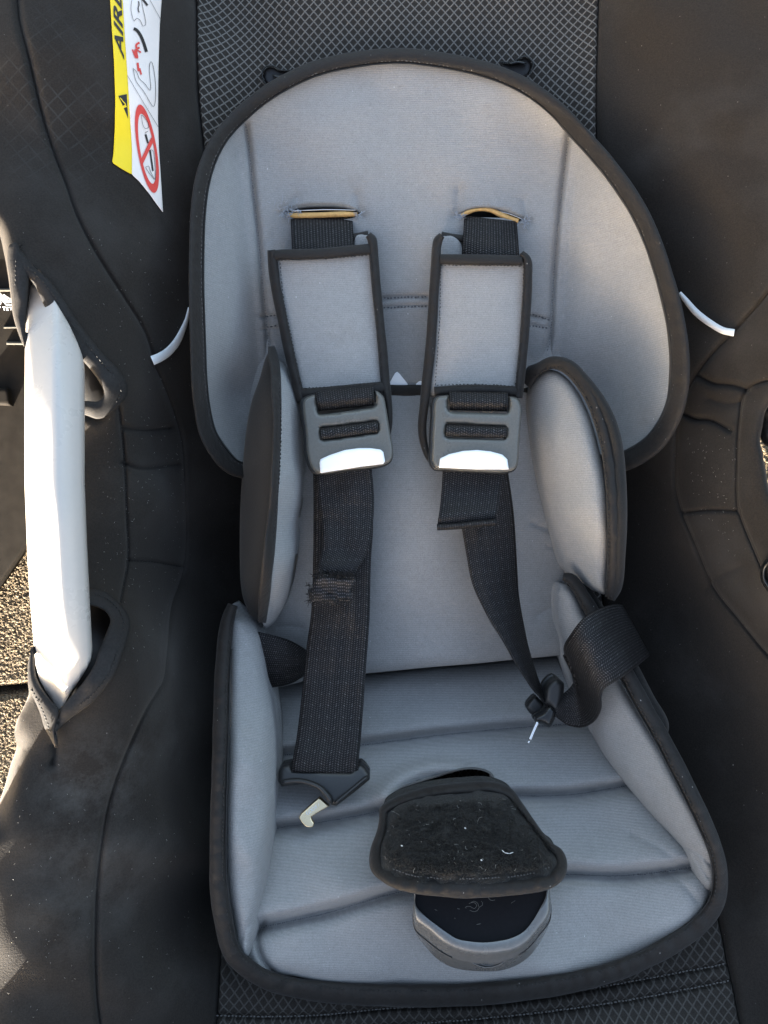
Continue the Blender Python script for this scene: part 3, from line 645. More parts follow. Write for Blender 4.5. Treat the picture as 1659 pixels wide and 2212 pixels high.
# handle bar
HZ = [(560, .430), (640, .417), (700, .405), (765, .395), (830, .388), (900, .382), (1100, .374), (1300, .380), (1400, .387), (1480, .398), (1580, .420)]
hy = np.array([a for a, b in HZ]); hd = np.array([b for a, b in HZ])
Lf = np.array([(66, 590), (65, 612), (58, 660), (54, 740), (53, 900), (53, 1042), (57, 1175), (63, 1274), (73, 1390), (78, 1450), (92, 1485), (112, 1510), (124, 1540)], float)
Rt = np.array([(76, 590), (92, 612), (122, 655), (152, 705), (178, 765), (184, 800), (184, 900), (184, 1042), (190, 1175), (194, 1307), (200, 1373), (200, 1424), (172, 1469), (143, 1510), (132, 1540)], float)
ys = np.linspace(616, 1538, 110)
lx = np.interp(ys, Lf[:, 1], Lf[:, 0]); rx = np.interp(ys, Rt[:, 1], Rt[:, 0])
for _ in range(2):
    lx = np.convolve(np.pad(lx, 2, 'edge'), [.1, .2, .4, .2, .1], 'valid'); rx = np.convolve(np.pad(rx, 2, 'edge'), [.1, .2, .4, .2, .1], 'valid')
dd = np.interp(ys, hy, hd)
for _ in range(6): dd = np.convolve(np.pad(dd, 3, 'edge'), np.ones(7)/7, 'valid')
# section across the bar: broad left facet, ridge, right facet, rounded flanks
ssx = np.array([0, .02, .07, .16, .30, .44, .52, .56, .62, .76, .90, .97, 1.0, .97, .85, .5, .15, .03]); ssz = np.array([.60, .36, .24, .18, .10, .025, .0, .012, .05, .16, .30, .46, .70, .92, 1.0, 1.04, 1.0, .85])
lref = np.interp(ys, [600, 760, 1042, 1175, 1274, 1390, 1540], [54, 53, 53, 58, 63, 69, 78])
V, Fs = [], []; ns = len(ssx)
for i, yy in enumerate(ys):
    q = np.clip(lref[i]+ssx*130, lx[i], rx[i]); V.append(W(q, np.full(ns, yy), dd[i]+ssz*.030))
for i in range(len(ys)-1):
    for k in range(ns): Fs.append((i*ns+k, i*ns+(k+1) % ns, (i+1)*ns+(k+1) % ns, (i+1)*ns+k))
Fs += [tuple(range(ns)), tuple((len(ys)-1)*ns+k for k in range(ns))]
hb = mesh('handle_bar', np.concatenate(V), Fs, WHITE, seat); fix_normals(hb)
# small fittings at the right-hand opening
panel('opening_lining', [(1640, 880), (1720, 850), (1720, 960), (1662, 962), (1648, 940)], shift(COVER, .012), TWILL, seat, puff=(.006, 14), grid=8, thick=.004, wr=(.006, .05, 9))
tube('handle_pivot', [(1668, 1205), (1650, 1225), (1648, 1250), (1662, 1275)], 12, shift(COVER, -.001), GLOSS, seat, .004, step=3)
# faint diamond net worn into the left wing
def wornnet():
    b = NB('worn net ghosting'); return b
# keyhole slots with plastic lips at the head end
for rim, glossp, hole in (([(650, 149), (625, 152), (605, 151), (597, 146), (589, 142), (580, 142), (572, 146), (567, 155), (567, 166), (571, 177), (579, 186)],
                     [(588, 162), (602, 166), (618, 161), (600, 172)], [(645, 152), (605, 153), (597, 149), (589, 145), (580, 145), (574, 149), (570, 156), (570, 166), (575, 178), (600, 190), (650, 170)]),
                    ([(1080, 134), (1106, 134), (1116, 129), (1127, 123), (1137, 122), (1147, 129), (1152, 138), (1150, 148), (1143, 160)],
                     [(1098, 139), (1116, 134), (1137, 137), (1122, 150)], [(1085, 138), (1106, 137), (1116, 132), (1127, 126), (1137, 125), (1145, 131), (1149, 139), (1147, 148), (1135, 165), (1090, 155)])):
    panel('slot_dark_fill', hole, shift(COVER, -.0008), DARK, seat, puff=(.001, 3), grid=6, thick=.001, step=3, rings=(1.5,))  # dark sheet lies on the cloth, painting the shade inside each slot
    tube('slot_lip', rim, 3.2, shift(COVER, -.002), GLOSS, seat, .0016, step=2.5)
    tube('slot_tongue', glossp[:3], 7, shift(COVER, -.0030), GLOSS, seat, .0022, step=2.5, taper=True)

# warning label on the left wing
def LB(x, y):
    return COVER(x, y)+.0014*vnoise(x, y, .010, 1.0).reshape(np.shape(x))-.0010
def T2(x, y): return (x*.2134+219.5, y*.2134)
yellow = [(237, -30), (238, 0), (241, 53), (246, 128), (249, 213), (248, 277), (245, 331), (242, 351), (262, 364), (285, 377), (285, 320), (281, 256), (276, 171), (270, 85), (265, 0), (264, -30)]
white = [(264, -30), (265, 0), (270, 85), (276, 171), (281, 256), (285, 320), (285, 377), (301, 392), (322, 418), (339, 442), (352, 459), (348, 395), (343, 320), (341, 256), (342, 149), (345, 53), (349, 0), (350, -30)]
label = panel('warning_label', white, LB, LAB, seat, thick=.0004, puff=(0, 4), grid=10, closed_smooth=False, step=6, rings=(3,), sm=True)
label['label'] = 'white label with red and black warning drawings'
panel('yellow_band', yellow, LB, YEL, label, thick=.0004, puff=(0, 4), grid=10, closed_smooth=False, step=6, rings=(3,), sm=True)
def L2(*a): return [T2(*p) for p in a]
fc = bpy.data.curves.new('lettering', 'FONT'); fc.body = 'AIRBAG'; fc.offset = 0.022; fc.resolution_u = 3
fo = bpy.data.objects.new('lettering', fc); COL.objects.link(fo); bpy.context.view_layer.update()
fm = bpy.data.meshes.new_from_object(fo.evaluated_get(bpy.context.evaluated_depsgraph_get())); bpy.data.objects.remove(fo)
import bmesh
bm_ = bmesh.new(); bm_.from_mesh(fm); bmesh.ops.triangulate(bm_, faces=bm_.faces)
bmesh.ops.subdivide_edges(bm_, edges=bm_.edges, cuts=1); bmesh.ops.triangulate(bm_, faces=bm_.faces)
tv = np.array([v.co[:2] for v in bm_.verts]); keep = [f for f in bm_.faces if max(v.co.x for v in f.verts) < 3.2]
tx = 268-3.2*tv[:, 0]-27.5*tv[:, 1]; ty = 127-68*tv[:, 0]-36*tv[:, 1]
mesh('lettering', W(tx, ty, LB(tx, ty)-.0004), [[v.index for v in f.verts] for f in keep], INK, label, None, False)
stroke('warning_triangle', [(L2((170, 970), (255, 952), (270, 1203)), 'fill')], LB, INK, label)
stroke('triangle_mark', [(L2((188, 990), (205, 1010), (215, 1025), (235, 1045), (250, 1085)), 1.8)], LB, YEL, label, .0007)
stroke('drawing_line', [(L2((305, 0), (298, 90), (315, 180), (330, 215), (355, 185), (385, 200), (425, 265), (445, 250), (440, 180), (420, 90), (405, 0)), .9), (L2((375, 10), (380, 50), (370, 80), (380, 125)), 2.2),
                         (L2((490, 0), (595, 190)), .7), (L2((315, 690), (345, 715), (375, 775), (380, 790), (440, 850), (490, 915), (490, 640), (500, 622), (525, 680), (525, 1080), (430, 930), (350, 820), (320, 700)), .9),
                         (L2((262, 765), (360, 930), (480, 1130), (572, 1283)), .8),
                         (L2((405, 1165), (415, 1250), (440, 1300), (475, 1290), (470, 1240), (440, 1200), (410, 1165)), .8), (L2((440, 1350), (455, 1335), (470, 1330)), 1.0),
                         (L2((450, 1690), (475, 1680), (495, 1735), (540, 1820), (460, 1720), (445, 1690)), .9), (L2((545, 1820), (535, 1600), (515, 1520), (490, 1515)), .9)], LB, INK, label, .0006)
for f_ in ((L2((405, -20), (440, 20), (465, 55)), 4.5), (L2((325, 290), (350, 300), (390, 350), (425, 430), (455, 525)), 6.5), (L2((445, 1360), (470, 1450)), 4.2), (L2((490, 1520), (520, 1730)), 3.8)): stroke('printed_figure', [f_], LB, INK, label)
el = [(460+451*math.sin(t)*.166+74*math.cos(t), 1505+451*math.sin(t)*.986-12*math.cos(t)) for t in np.linspace(0, 2*math.pi, 40)]
elo = [(460+451*math.sin(t)*.166+96*math.cos(t), 1505+447*math.sin(t)-14*math.cos(t)) for t in np.linspace(0, 2*math.pi, 40, endpoint=False)]
eli = [(460+355*math.sin(t)*.166+70*math.cos(t), 1505+355*math.sin(t)-12*math.cos(t)) for t in np.linspace(0, 2*math.pi, 40, endpoint=False)]
qo, qi = np.array([T2(*p) for p in elo]), np.array([T2(*p) for p in eli])
q = np.r_[qo, qi]; VV = W(q[:, 0], q[:, 1], LB(q[:, 0], q[:, 1])-.0005)
mesh('prohibition_ring', VV, [(i, (i+1) % 40, 40+(i+1) % 40, 40+i) for i in range(40)], RED, label, None, False)
stroke('prohibition_bar', [(L2((402, 1650), (520, 1400)), 8)], LB, RED, label, .0007)
stroke('airbag_figure', [(L2((385, 430), (350, 455), (360, 490), (385, 480)), 4.5), (L2((400, 530), (340, 500), (350, 590), (312, 500)), 3.0), (L2((350, 510), (365, 590)), 4), (L2((365, 635), (375, 720)), 4.5), (L2((385, 690), (402, 755)), 3.5)], LB, RED, label, .0005)

# ------------------------------------------------------------------ grey insert
ins = thing('seat_insert', 'grey padded infant insert with black bound edges filling the black car seat', 'seat insert', W(860, 1100, .53))
WL = [(531, 268), (539, 329), (548, 419), (559, 518), (566, 600), (575, 687), (580, 747), (588, 850)]
WR_ = [(1231, 269), (1224, 328), (1213, 416), (1202, 525), (1195, 613), (1189, 726), (1182, 765), (1180, 850)]
HOUT = [(860, 118), (950, 127), (1038, 145), (1096, 165), (1154, 194), (1211, 238), (1255, 285), (1280, 312), (1318, 357), (1356, 410), (1386, 458), (1416, 526), (1436, 585), (1454, 645), (1465, 703), (1472, 762), (1472, 818), (1464, 876), (1446, 922), (1418, 958), (1382, 985), (1340, 1000), (1250, 975),
        (1190, 910), (1150, 858), (1000, 847), (860, 846), (720, 847), (600, 850), (580, 900), (560, 1000), (520, 1018), (495, 998), (470, 970), (450, 935), (438, 887), (431, 829), (428, 760), (426, 700), (424, 640), (424, 540), (428, 462), (436, 404), (446, 363), (465, 318), (484, 286), (513, 252), (570, 204), (628, 170), (686, 145), (763, 127)]
# slits for the shoulder straps
SLL = [(612, 459), (622, 449), (650, 442), (700, 439), (740, 442), (765, 450), (778, 461), (770, 464), (765, 469), (700, 472), (640, 473), (622, 466)]
SLR = [(988, 467), (1003, 455), (1030, 446), (1060, 446), (1095, 453), (1120, 463), (1139, 475), (1128, 480), (1110, 474), (1060, 470), (1020, 470), (1000, 470)]
pk = []
hp = panel('head_pad', HOUT, HEAD, GREY, ins, thick=.010, puff=(.0035, 22), grid=11, holes=(SLL, SLR),
           seams=[(WL, .0060, 6), (WR_, .0060, 6), ([(x-24, y) for x, y in WL], .0050, 26), ([(x+26, y) for x, y in WR_], .0050, 28), ([(565, 684), (640, 680), (829, 644), (924, 641), (1060, 664), (1186, 690)], .0020, 5), ([(568, 712), (640, 704), (829, 665), (924, 661), (1060, 688), (1186, 708)], .0012, 4), ([(770, 420), (775, 450)], .0022, 9), ([(992, 410), (990, 455)], .0030, 13), ([(640, 425), (618, 448)], .0018, 9), ([(1130, 430), (1138, 462)], .0018, 9), ([(600, 480), (585, 520)], .0015, 12), ([(612, 458), (604, 462)], .003, 10), ([(778, 462), (784, 468)], .003, 10), ([(986, 468), (980, 470)], .003, 10), ([(1140, 478), (1146, 480)], .003, 10)],
           wr=(.0022, .009, 11.0))
BE = [(860, 120, 34), (950, 129, 34), (1038, 147, 34), (1096, 167, 34), (1152, 197, 36), (1208, 242, 38), (1250, 288, 40), (1275, 315, 40), (1313, 359, 40), (1352, 412, 40), (1382, 461, 40), (1412, 528, 40), (1431, 586, 40), (1448, 646, 42), (1460, 703, 42), (1467, 762, 44), (1467, 818, 44),
      (1459, 874, 44), (1441, 917, 44), (1414, 955, 44), (1378, 982, 44), (1335, 1000, 42), (1280, 1002, 40)]
BEl = [(860, 120, 34), (763, 129, 34), (684, 147, 34), (626, 172, 34), (568, 207, 34), (512, 255, 34), (482, 288, 33), (462, 320, 33), (444, 364, 33), (434, 405, 33), (427, 462, 32), (424, 540, 32), (424, 640, 32), (426, 700, 34), (428, 760, 34), (431, 829, 35), (438, 887, 36), (450, 937, 38), (472, 975, 40), (500, 1006, 38), (530, 1020, 30)]
full = BEl[::-1]+BE[1:]
tube('edge_binding', full, 34, shift(HEAD, -.0005), BIND, ins, .0045, seg=14, wob=.12)
tube('edge_binding', [(598, 846), (700, 846), (860, 846), (1000, 847), (1145, 847)], 30, shift(HEAD, -.0006), BIND, ins, .003, wob=.15)
fp = np.array(full)[:, :2]
sg = stitch_segs(offset_path(fp, 11, 9), shift(HEAD, -.0035), 9, .6, .00035, .0003)
rods('stitching', sg, .0004, BTHREAD, ins)
tube('groove_shade_line', offset_path(fp, 16.5, 9), 3.2, shift(HEAD, -.0030), THREAD, ins, .0012, step=9, seg=6)  # raised dark cord drawn in place of the shade beside the binding
sg = []
for a in ([(829, 644), (924, 641)], [(829, 665), (924, 661)], [(575, 684), (597, 680)], [(576, 708), (600, 703)], [(1143, 678), (1165, 684), (1190, 692)], [(1143, 703), (1165, 706), (1184, 709)], [(829, 850), (920, 850)]):
    sg += stitch_segs(a, shift(HEAD, .0006), 7.5, .6, .00055, .0003)
rods('stitching', sg, .0003, GTHREAD, ins)
rods('seam_thread', stitch_segs(WL, shift(HEAD, .0045), 6, .5, .0003, .0002)+stitch_segs(WR_, shift(HEAD, .0045), 6, .5, .0003, .0002), .0003, GTHREAD, ins)
# worn threads at slit corners
sg = []
for cx_, cy_, n_, rr in ((617, 462, 60, 7), (773, 464, 16, 5), (992, 468, 40, 5), (1134, 478, 60, 7), (640, 455, 14, 8)):
    for _ in range(n_):
        a = np.array([cx_+random.gauss(0, rr*.7), cy_+random.gauss(0, rr*.55)]); b = a+RNG.normal(0, 5, 2)
        q = W([a[0], b[0]], [a[1], b[1]], HEAD(np.array([a[0], b[0]]), np.array([a[1], b[1]]))-np.array([random.uniform(.0005, .004), random.uniform(.0002, .004)])); sg.append((q[0], q[1], .00022))
for _ in range(26):
    a = np.array([random.uniform(585, 645), random.uniform(425, 465)]); b = a+RNG.normal(0, 9, 2)
    q = W([a[0], b[0]], [a[1], b[1]], HEAD(np.array([a[0], b[0]]), np.array([a[1], b[1]]))-.004); sg.append((q[0], q[1], .00012))
rods('frayed_thread', sg, .0003, mat_plain('pale grey fray', (.33, .35, .38), .9), ins)
# white printed peaks above the band
for pp in ([(839, 834), (843, 824), (853, 806), (858, 803), (863, 807), (880, 828), (882, 836)], [(897, 836), (899, 829), (906, 823), (911, 823), (917, 829), (919, 836)]):
    panel('printed_peak', pp, shift(HEAD, -.0008), REFL, ins, thick=.0006, puff=(0, 2), grid=8, step=2.5, rings=(1.5,), closed_smooth=False)

# back panel
panel('back_panel', [(560, 720), (700, 720), (1230, 720), (1240, 1100), (1250, 1300), (1238, 1411), (1213, 1415), (1099, 1426), (1042, 1432), (933, 1441), (800, 1454), (700, 1462), (560, 1480), (540, 1300), (545, 1000)], BACKP, GREY, ins, thick=.010, puff=(.006, 26), grid=12,
      seams=[([(1205, 1150), (1180, 1142), (1150, 1130)], .0015, 7), ([(1210, 1190), (1185, 1180)], .0012, 6), ([(600, 1355), (625, 1352), (650, 1356)], .0015, 6), ([(1215, 1300), (1195, 1310), (1160, 1330)], .0015, 9)], wr=(.003, .007, 21.0))
# seat pad with quilted channels
S1 = [(548, 1478), (700, 1462), (933, 1442), (1213, 1416), (1250, 1408)]
S5 = [(520, 2140), (900, 2175), (1300, 2140), (1560, 2010)]
S2 = [(600, 1632), (700, 1618), (779, 1609), (945, 1588), (1140, 1569), (1280, 1560)]
S3 = [(560, 1800), (594, 1790), (707, 1774), (822, 1752), (980, 1722), (1060, 1716), (1124, 1719), (1228, 1717), (1303, 1706), (1355, 1697), (1400, 1688)]
S4 = [(540, 2010), (564, 2004), (707, 1972), (862, 1927), (1000, 1905), (1124, 1893), (1225, 1889), (1340, 1892), (1433, 1883), (1488, 1875), (1520, 1868)]
SP = [(548, 1482), (620, 1473), (700, 1464), (800, 1456), (933, 1443), (1042, 1434), (1099, 1428), (1213, 1417), (1245, 1412), (1285, 1500), (1350, 1630), (1420, 1740), (1490, 1840), (1532, 1905), (1530, 1940), (1500, 1985), (1440, 2032), (1362, 2068), (1230, 2108), (1119, 2118), (1042, 2126), (945, 2130), (826, 2130), (707, 2122), (628, 2108), (560, 2098), (528, 2072), (515, 1950), (530, 1700)]
def ripple(x, y):
    d = SEAT(x, y); r = np.hypot((x-955)/125, (y-1735)/78)
    sy = [np.interp(x, [q[0] for q in S_], [q[1] for q in S_]) for S_ in (S1, S2, S3, S4, S5)]
    for a_, b_ in zip(sy[:-1], sy[1:]):
        t_ = np.clip((y-a_)/(b_-a_), 0, 1); e_ = np.clip((t_-.86)/.14, 0, 1)
        d = d-np.where((y > a_) & (y < b_), .0062*t_**1.3*(1-e_*e_*(3-2*e_)), 0)
    return d-.009*np.exp(-((r-1.0)/.20)**2)*np.clip((1745-y)/25, 0, 1)
panel('seat_pad', SP, ripple, GREY, ins, thick=.010, puff=(.009, 44), grid=10, seams=[(S2, .0095, 14), (S3, .0095, 14), (S4, .0100, 15), ([(571, 1990), (556, 2030), (566, 2070), (590, 2100)], .005, 6), ([(1433, 1883), (1470, 1905), (1505, 1945)], .0015, 8),
      ([(1360, 1800), (1420, 1830), (1480, 1872)], .0015, 9)], wr=(.0028, .009, 31.0),
      holes=([(851, 1722), (866, 1706), (892, 1695), (945, 1678), (975, 1669), (1005, 1662), (1035, 1663), (1058, 1673), (1062, 1690), (1040, 1696), (1000, 1694), (945, 1702), (890, 1716), (868, 1726)],))
tube('slot_edge', [(850, 1725), (864, 1705), (892, 1693), (945, 1676), (975, 1667), (1005, 1660), (1035, 1661), (1060, 1671), (1068, 1688)], 5, shift(ripple, -.0015), BTHREAD, ins, .0015, step=3, wob=.4)
SM = shift(SEAT, .006)
rods('seam_thread', stitch_segs([(x, y+1) for x, y in S2], SM, 5, .6, .0003, .0002)+stitch_segs(S3, SM, 5, .6, .0003, .0002)+stitch_segs(S4, SM, 5, .6, .0003, .0002), .0003, mat_plain('slate thread', (.06, .065, .075), .8), ins)
# lower bolsters
HL = [(497, 1308), (514, 1323), (543, 1340), (560, 1366), (573, 1416), (581, 1472), (590, 1522), (596, 1571), (598, 1620), (598, 1675), (595, 1734), (587, 1853), (571, 1945), (551, 2032), (534, 2068), (520, 2062), (503, 2000), (490, 1933), (484, 1834), (486, 1695), (490, 1536), (492, 1420)]
panel('hip_bolster', HL, HIPL, GREY, ins, thick=.030, puff=(.016, 30), grid=9, wr=(.002, .012, 41.0), seams=[([(515, 2050), (530, 2010), (550, 1985)], .0015, 7)])
HR = [(1216, 1262), (1206, 1268), (1200, 1305), (1204, 1349), (1217, 1384), (1222, 1423), (1237, 1472), (1258, 1525), (1279, 1572), (1305, 1629), (1353, 1695), (1406, 1760), (1466, 1829), (1488, 1866), (1503, 1903), (1528, 1926), (1543, 1920), (1546, 1888), (1540, 1833), (1507, 1762), (1460, 1676), (1420, 1599), (1377, 1528), (1340, 1465), (1300, 1390), (1263, 1325), (1236, 1272)]
panel('hip_bolster', HR, HIPR, GREY, ins, thick=.030, puff=(.014, 28), grid=9, wr=(.002, .012, 43.0), seams=[([(1466, 1829), (1505, 1840), (1535, 1868)], .002, 6), ([(1500, 1850), (1530, 1895)], .0018, 5)])
# binding of the lower half: round the foot end, up both sides
LOW = TPS([(500, 1310, .489), (480, 1450, .471), (468, 1650, .449), (465, 1850, .436), (478, 1990, .432), (510, 2080, .435), (600, 2125, .440), (740, 2143, .441), (930, 2150, .441), (1110, 2143, .441), (1300, 2100, .441), (1450, 2036, .442), (1530, 1985, .444), (1556, 1915, .440), (1548, 1850, .436),
           (1510, 1750, .438), (1450, 1640, .448), (1385, 1510, .462), (1300, 1370, .476), (1235, 1262, .492), (850, 1700, .45), (1100, 1700, .45)])
LB2 = [(503, 1306, 22), (492, 1340, 30), (484, 1400, 32), (480, 1456, 32), (478, 1536, 34), (474, 1675, 34), (471, 1814, 36), (473, 1913, 40), (484, 1992, 42), (503, 2060, 42), (535, 2092, 42), (575, 2116, 42), (640, 2134, 44), (740, 2146, 48), (885, 2151, 50), (1010, 2149, 50), (1135, 2138, 48), (1240, 2121, 46), (1345, 2092, 44), (1445, 2044, 44), (1515, 1994, 44), (1548, 1950, 36),
      (1557, 1905, 32), (1551, 1850, 30), (1522, 1775, 32), (1480, 1690, 34), (1437, 1606, 34), (1386, 1516, 34), (1345, 1440, 34), (1300, 1360, 32), (1262, 1292, 28), (1232, 1250, 24), (1216, 1246, 16)]
tube('edge_binding', LB2, 40, LOW, BIND, ins, .0060, seg=16, wob=.18)
lp = np.array(LB2)[:, :2]
rods('stitching', stitch_segs(offset_path(lp, -10, 9), shift(LOW, -.0052), 9.5, .6, .0004, .0003), .0004, THREAD, ins)
tube('groove_shade_line', offset_path(lp[2:-3], -17, 9), 3.2, shift(LOW, -.0030), THREAD, ins, .0012, step=9, seg=6)  # dark cord again paints the shade along the inner binding edge
panel('bolster_back', [(1236, 1244), (1250, 1246), (1290, 1290), (1330, 1350), (1380, 1440), (1412, 1502), (1445, 1565), (1440, 1590), (1400, 1530), (1340, 1420), (1290, 1340)], shift(LOW, .006), BLACK2, ins, thick=.03, puff=(.012, 24), grid=10)

# torso bolsters
LO = [(586, 752), (576, 768), (560, 820), (543, 870), (532, 930), (525, 1000), (520, 1075), (518, 1140), (518, 1208), (520, 1260), (526, 1295), (543, 1330), (558, 1340), (566, 1300), (576, 1180), (590, 1050), (598, 900), (594, 800)]
panel('bolster_back', LO, TORLO, BLACK2, ins, thick=.02, puff=(.008, 24), grid=9, wr=(.0015, .012, 51.0))
LF = [(592, 770), (602, 779), (623, 790), (634, 812), (644, 841), (651, 880), (654, 927), (653, 1013), (648, 1090), (644, 1108), (640, 1170), (633, 1215), (626, 1257), (614, 1305), (598, 1335), (585, 1352), (572, 1358), (566, 1330), (572, 1260), (580, 1150), (592, 1000), (598, 880)]
panel('torso_bolster', LF, TORL, GREY, ins, thick=.024, puff=(.010, 24), grid=8, wr=(.0015, .013, 53.0), seams=[([(573, 1352), (585, 1335), (592, 1310)], .002, 5)])
tube('edge_binding', [(586, 748, 14), (590, 770, 22), (595, 800, 22), (597, 850, 22), (599, 900, 18), (596, 1000, 18), (590, 1100, 20), (583, 1175, 24), (577, 1230, 25), (571, 1290, 24), (566, 1345, 18)], 22, shift(TORL, -.003), BIND, ins, .005, wob=.2)
rods('stitching', stitch_segs([(600, 800), (607, 900), (605, 1000), (598, 1090), (588, 1180), (578, 1280)], shift(TORL, -.0065), 9, .6, .0004, .0003), .0004, THREAD, ins)
RF = [(1141, 842), (1150, 822), (1165, 808), (1182, 799), (1204, 802), (1226, 818), (1246, 843), (1266, 880), (1284, 931), (1298, 989), (1308, 1040), (1312, 1110), (1313, 1180), (1311, 1240), (1307, 1284), (1290, 1278), (1274, 1270), (1239, 1248), (1209, 1218), (1195, 1169), (1176, 1108), (1168, 1075), (1160, 1042), (1150, 985), (1143, 938), (1137, 870)]
panel('torso_bolster', RF, TORR, GREY, ins, thick=.028, puff=(.010, 30), grid=9, wr=(.002, .010, 57.0), seams=[([(1210, 1225), (1240, 1232), (1270, 1250)], .001, 8)])
tube('bolster_back', [(1150, 812, 16), (1170, 792, 18), (1200, 780, 20), (1230, 788, 22), (1262, 822, 26), (1292, 862, 28), (1314, 905, 30), (1330, 960, 30), (1338, 1040, 30), (1340, 1120, 30), (1337, 1200, 28), (1330, 1270, 26), (1320, 1296, 16)], 22, shift(TORR, .004), BLACK2, ins, .010)
RB = [(1130, 826, 44), (1148, 806, 34), (1166, 795, 26), (1190, 784, 26), (1208, 785, 28), (1230, 797, 30), (1254, 823, 30), (1276, 858, 28), (1294, 905, 26), (1309, 960, 26), (1320, 1040, 26), (1324, 1110, 26), (1325, 1180, 26), (1323, 1240, 26), (1318, 1290, 22)]
tube('edge_binding', RB, 30, shift(TORR, -.0015), BIND, ins, .0048, wob=.2)
rods('stitching', stitch_segs(offset_path(np.array(RB)[1:, :2], 9, 8), shift(TORR, -.0055), 9, .6, .0004, .0003), .0004, THREAD, ins)

# ------------------------------------------------------------------ harness
def harness(at, label): return thing('harness_strap', label, 'harness strap', at, 'harness straps')
ha = harness(W(700, 500, .51), 'black harness strap hanging straight with a frayed folded end and flat angled buckle tongue')
hbz = harness(W(1060, 500, .51), 'black harness strap twisted edge-on and looped over the side bolster, buckle tongue standing upright')
# slot contents: foam edge, metal bar, webbing
def SL(dz): return shift(HEAD, dz)
panel('slot_lining', [(600, 436), (800, 436), (800, 500), (600, 500)], SL(.016), DARK, ins, thick=.004, puff=(.001, 5), grid=20, closed_smooth=False)
panel('slot_lining', [(975, 436), (1160, 436), (1160, 500), (975, 500)], SL(.016), DARK, ins, thick=.004, puff=(.001, 5), grid=20, closed_smooth=False)
tube('foam_edge', [(620, 465, 9), (640, 466, 13), (690, 465, 13), (740, 463, 13), (772, 463, 8)], 11, SL(.0025), TAN, ins, .004, wob=.4, step=3)
tube('foam_edge', [(995, 467, 8), (1010, 459, 9), (1030, 453, 7), (1060, 454, 10), (1080, 463, 12), (1100, 472, 13), (1120, 478, 10)], 10, SL(.0025), TAN, ins, .003, wob=.4, step=3)
tube('metal_bar', [(628, 456), (700, 453), (768, 454)], 4, SL(.004), CHROME, ins, .002)
tube('metal_bar', [(1068, 455), (1100, 462), (1130, 474)], 4, SL(.004), CHROME, ins, .002)
# webbing from slot down under pad
ribbon('upper_webbing', [(628, 472), (629, 500), (631, 540), (635, 600)], [(761, 468), (763, 500), (765, 540), (770, 600)], [(0, .518, .518), (.15, .511, .511), (.5, .504, .504), (1, .503, .503)], WEBB, ha, .0018, 16, bow=.002, wav=.002)
ribbon('upper_webbing', [(1003, 466), (1001, 500), (998, 540), (998, 600)], [(1116, 478), (1118, 500), (1121, 540), (1124, 600)], [(0, .518, .519), (.15, .510, .512), (.5, .504, .504), (1, .503, .503)], WEBB, hbz, .0018, 16, bow=.005, wav=.003)

def pad(parent_at, label, back, front, grey, topb, botb, lb, rb, stitchlist, rtop):
    t = thing('shoulder_pad', label, 'shoulder pad', parent_at, 'shoulder pads round the harness straps')
    PB = TPS([(x, y, .508 if y < 700 else .506) for x, y in back[::2]]+[(sum(p[0] for p in back)/len(back), 700, .5065)])
    cx_ = sum(p[0] for p in front)/len(front)
    def PF(x, y): return .4945-.000012*(np.asarray(y)-550)*.6+ .0065*((np.asarray(x)-cx_-(np.asarray(y)-700)*slope)/120)**2
    global slope
    panel('rear_layer', back, PB, GREY, t, thick=.003, puff=(.002, 8), grid=12)
    panel('front_layer', front, PF, GREY, t, thick=.005, puff=(.004, 12), grid=11, wr=(.001, .012, 61.0))
    for b_ in (topb, botb): tube('edge_binding', b_, 20, shift(PF, -.0012), BIND, t, .0034, wob=.15)
    for b_ in (lb, rb): tube('edge_binding', b_, 20, shift(PF, -.0004), BIND, t, .0045, wob=.15)
    tube('edge_binding', rtop, 16, const(.5115), BIND, t, .003, wob=.1)
    sg_ = []
    for s_ in stitchlist: sg_ += stitch_segs(s_, shift(PF, -.0042), 8, .6, .00035, .0003)
    rods('stitching', sg_, .0004, THREAD, t)
    return t, PF
slope = .125
pl, PFL = pad(W(690, 540, .5), 'shoulder pad with grey face and black binding on the strap with the frayed end', 
    [(769, 508), (792, 505), (808, 515), (814, 545), (818, 605), (828, 734), (836, 820), (838, 855), (700, 860), (640, 600), (640, 560), (760, 540)],
    [(590, 548), (650, 546), (720, 542), (806, 536), (815, 600), (823, 700), (831, 780), (834, 846), (780, 848), (700, 854), (652, 858), (638, 800), (622, 740), (608, 680), (594, 600)], None,
    [(588, 553, 24), (602, 551, 24), (650, 550, 24), (700, 548, 24), (750, 543, 24), (800, 538, 24)], [(646, 850, 24), (700, 848, 24), (760, 842, 24), (830, 836, 24)],
    [(586, 540, 18), (590, 575, 22), (596, 620, 22), (606, 670, 22), (618, 730, 22), (630, 785, 22), (642, 835, 22), (650, 868, 20)],
    [(795, 507, 14), (803, 516, 20), (806, 532, 20), (808, 560, 20), (813, 620, 20), (820, 690, 20), (827, 760, 20), (832, 820, 20), (838, 860, 16), (842, 910, 12), (838, 950, 8)],
    [[(606, 562), (700, 559), (796, 551)], [(604, 560), (612, 640), (632, 740), (650, 830)], [(800, 552), (808, 640), (820, 760), (824, 820)], [(650, 838), (740, 834), (824, 826)]], [(735, 518), (768, 512), (796, 506)])
slope = -.03
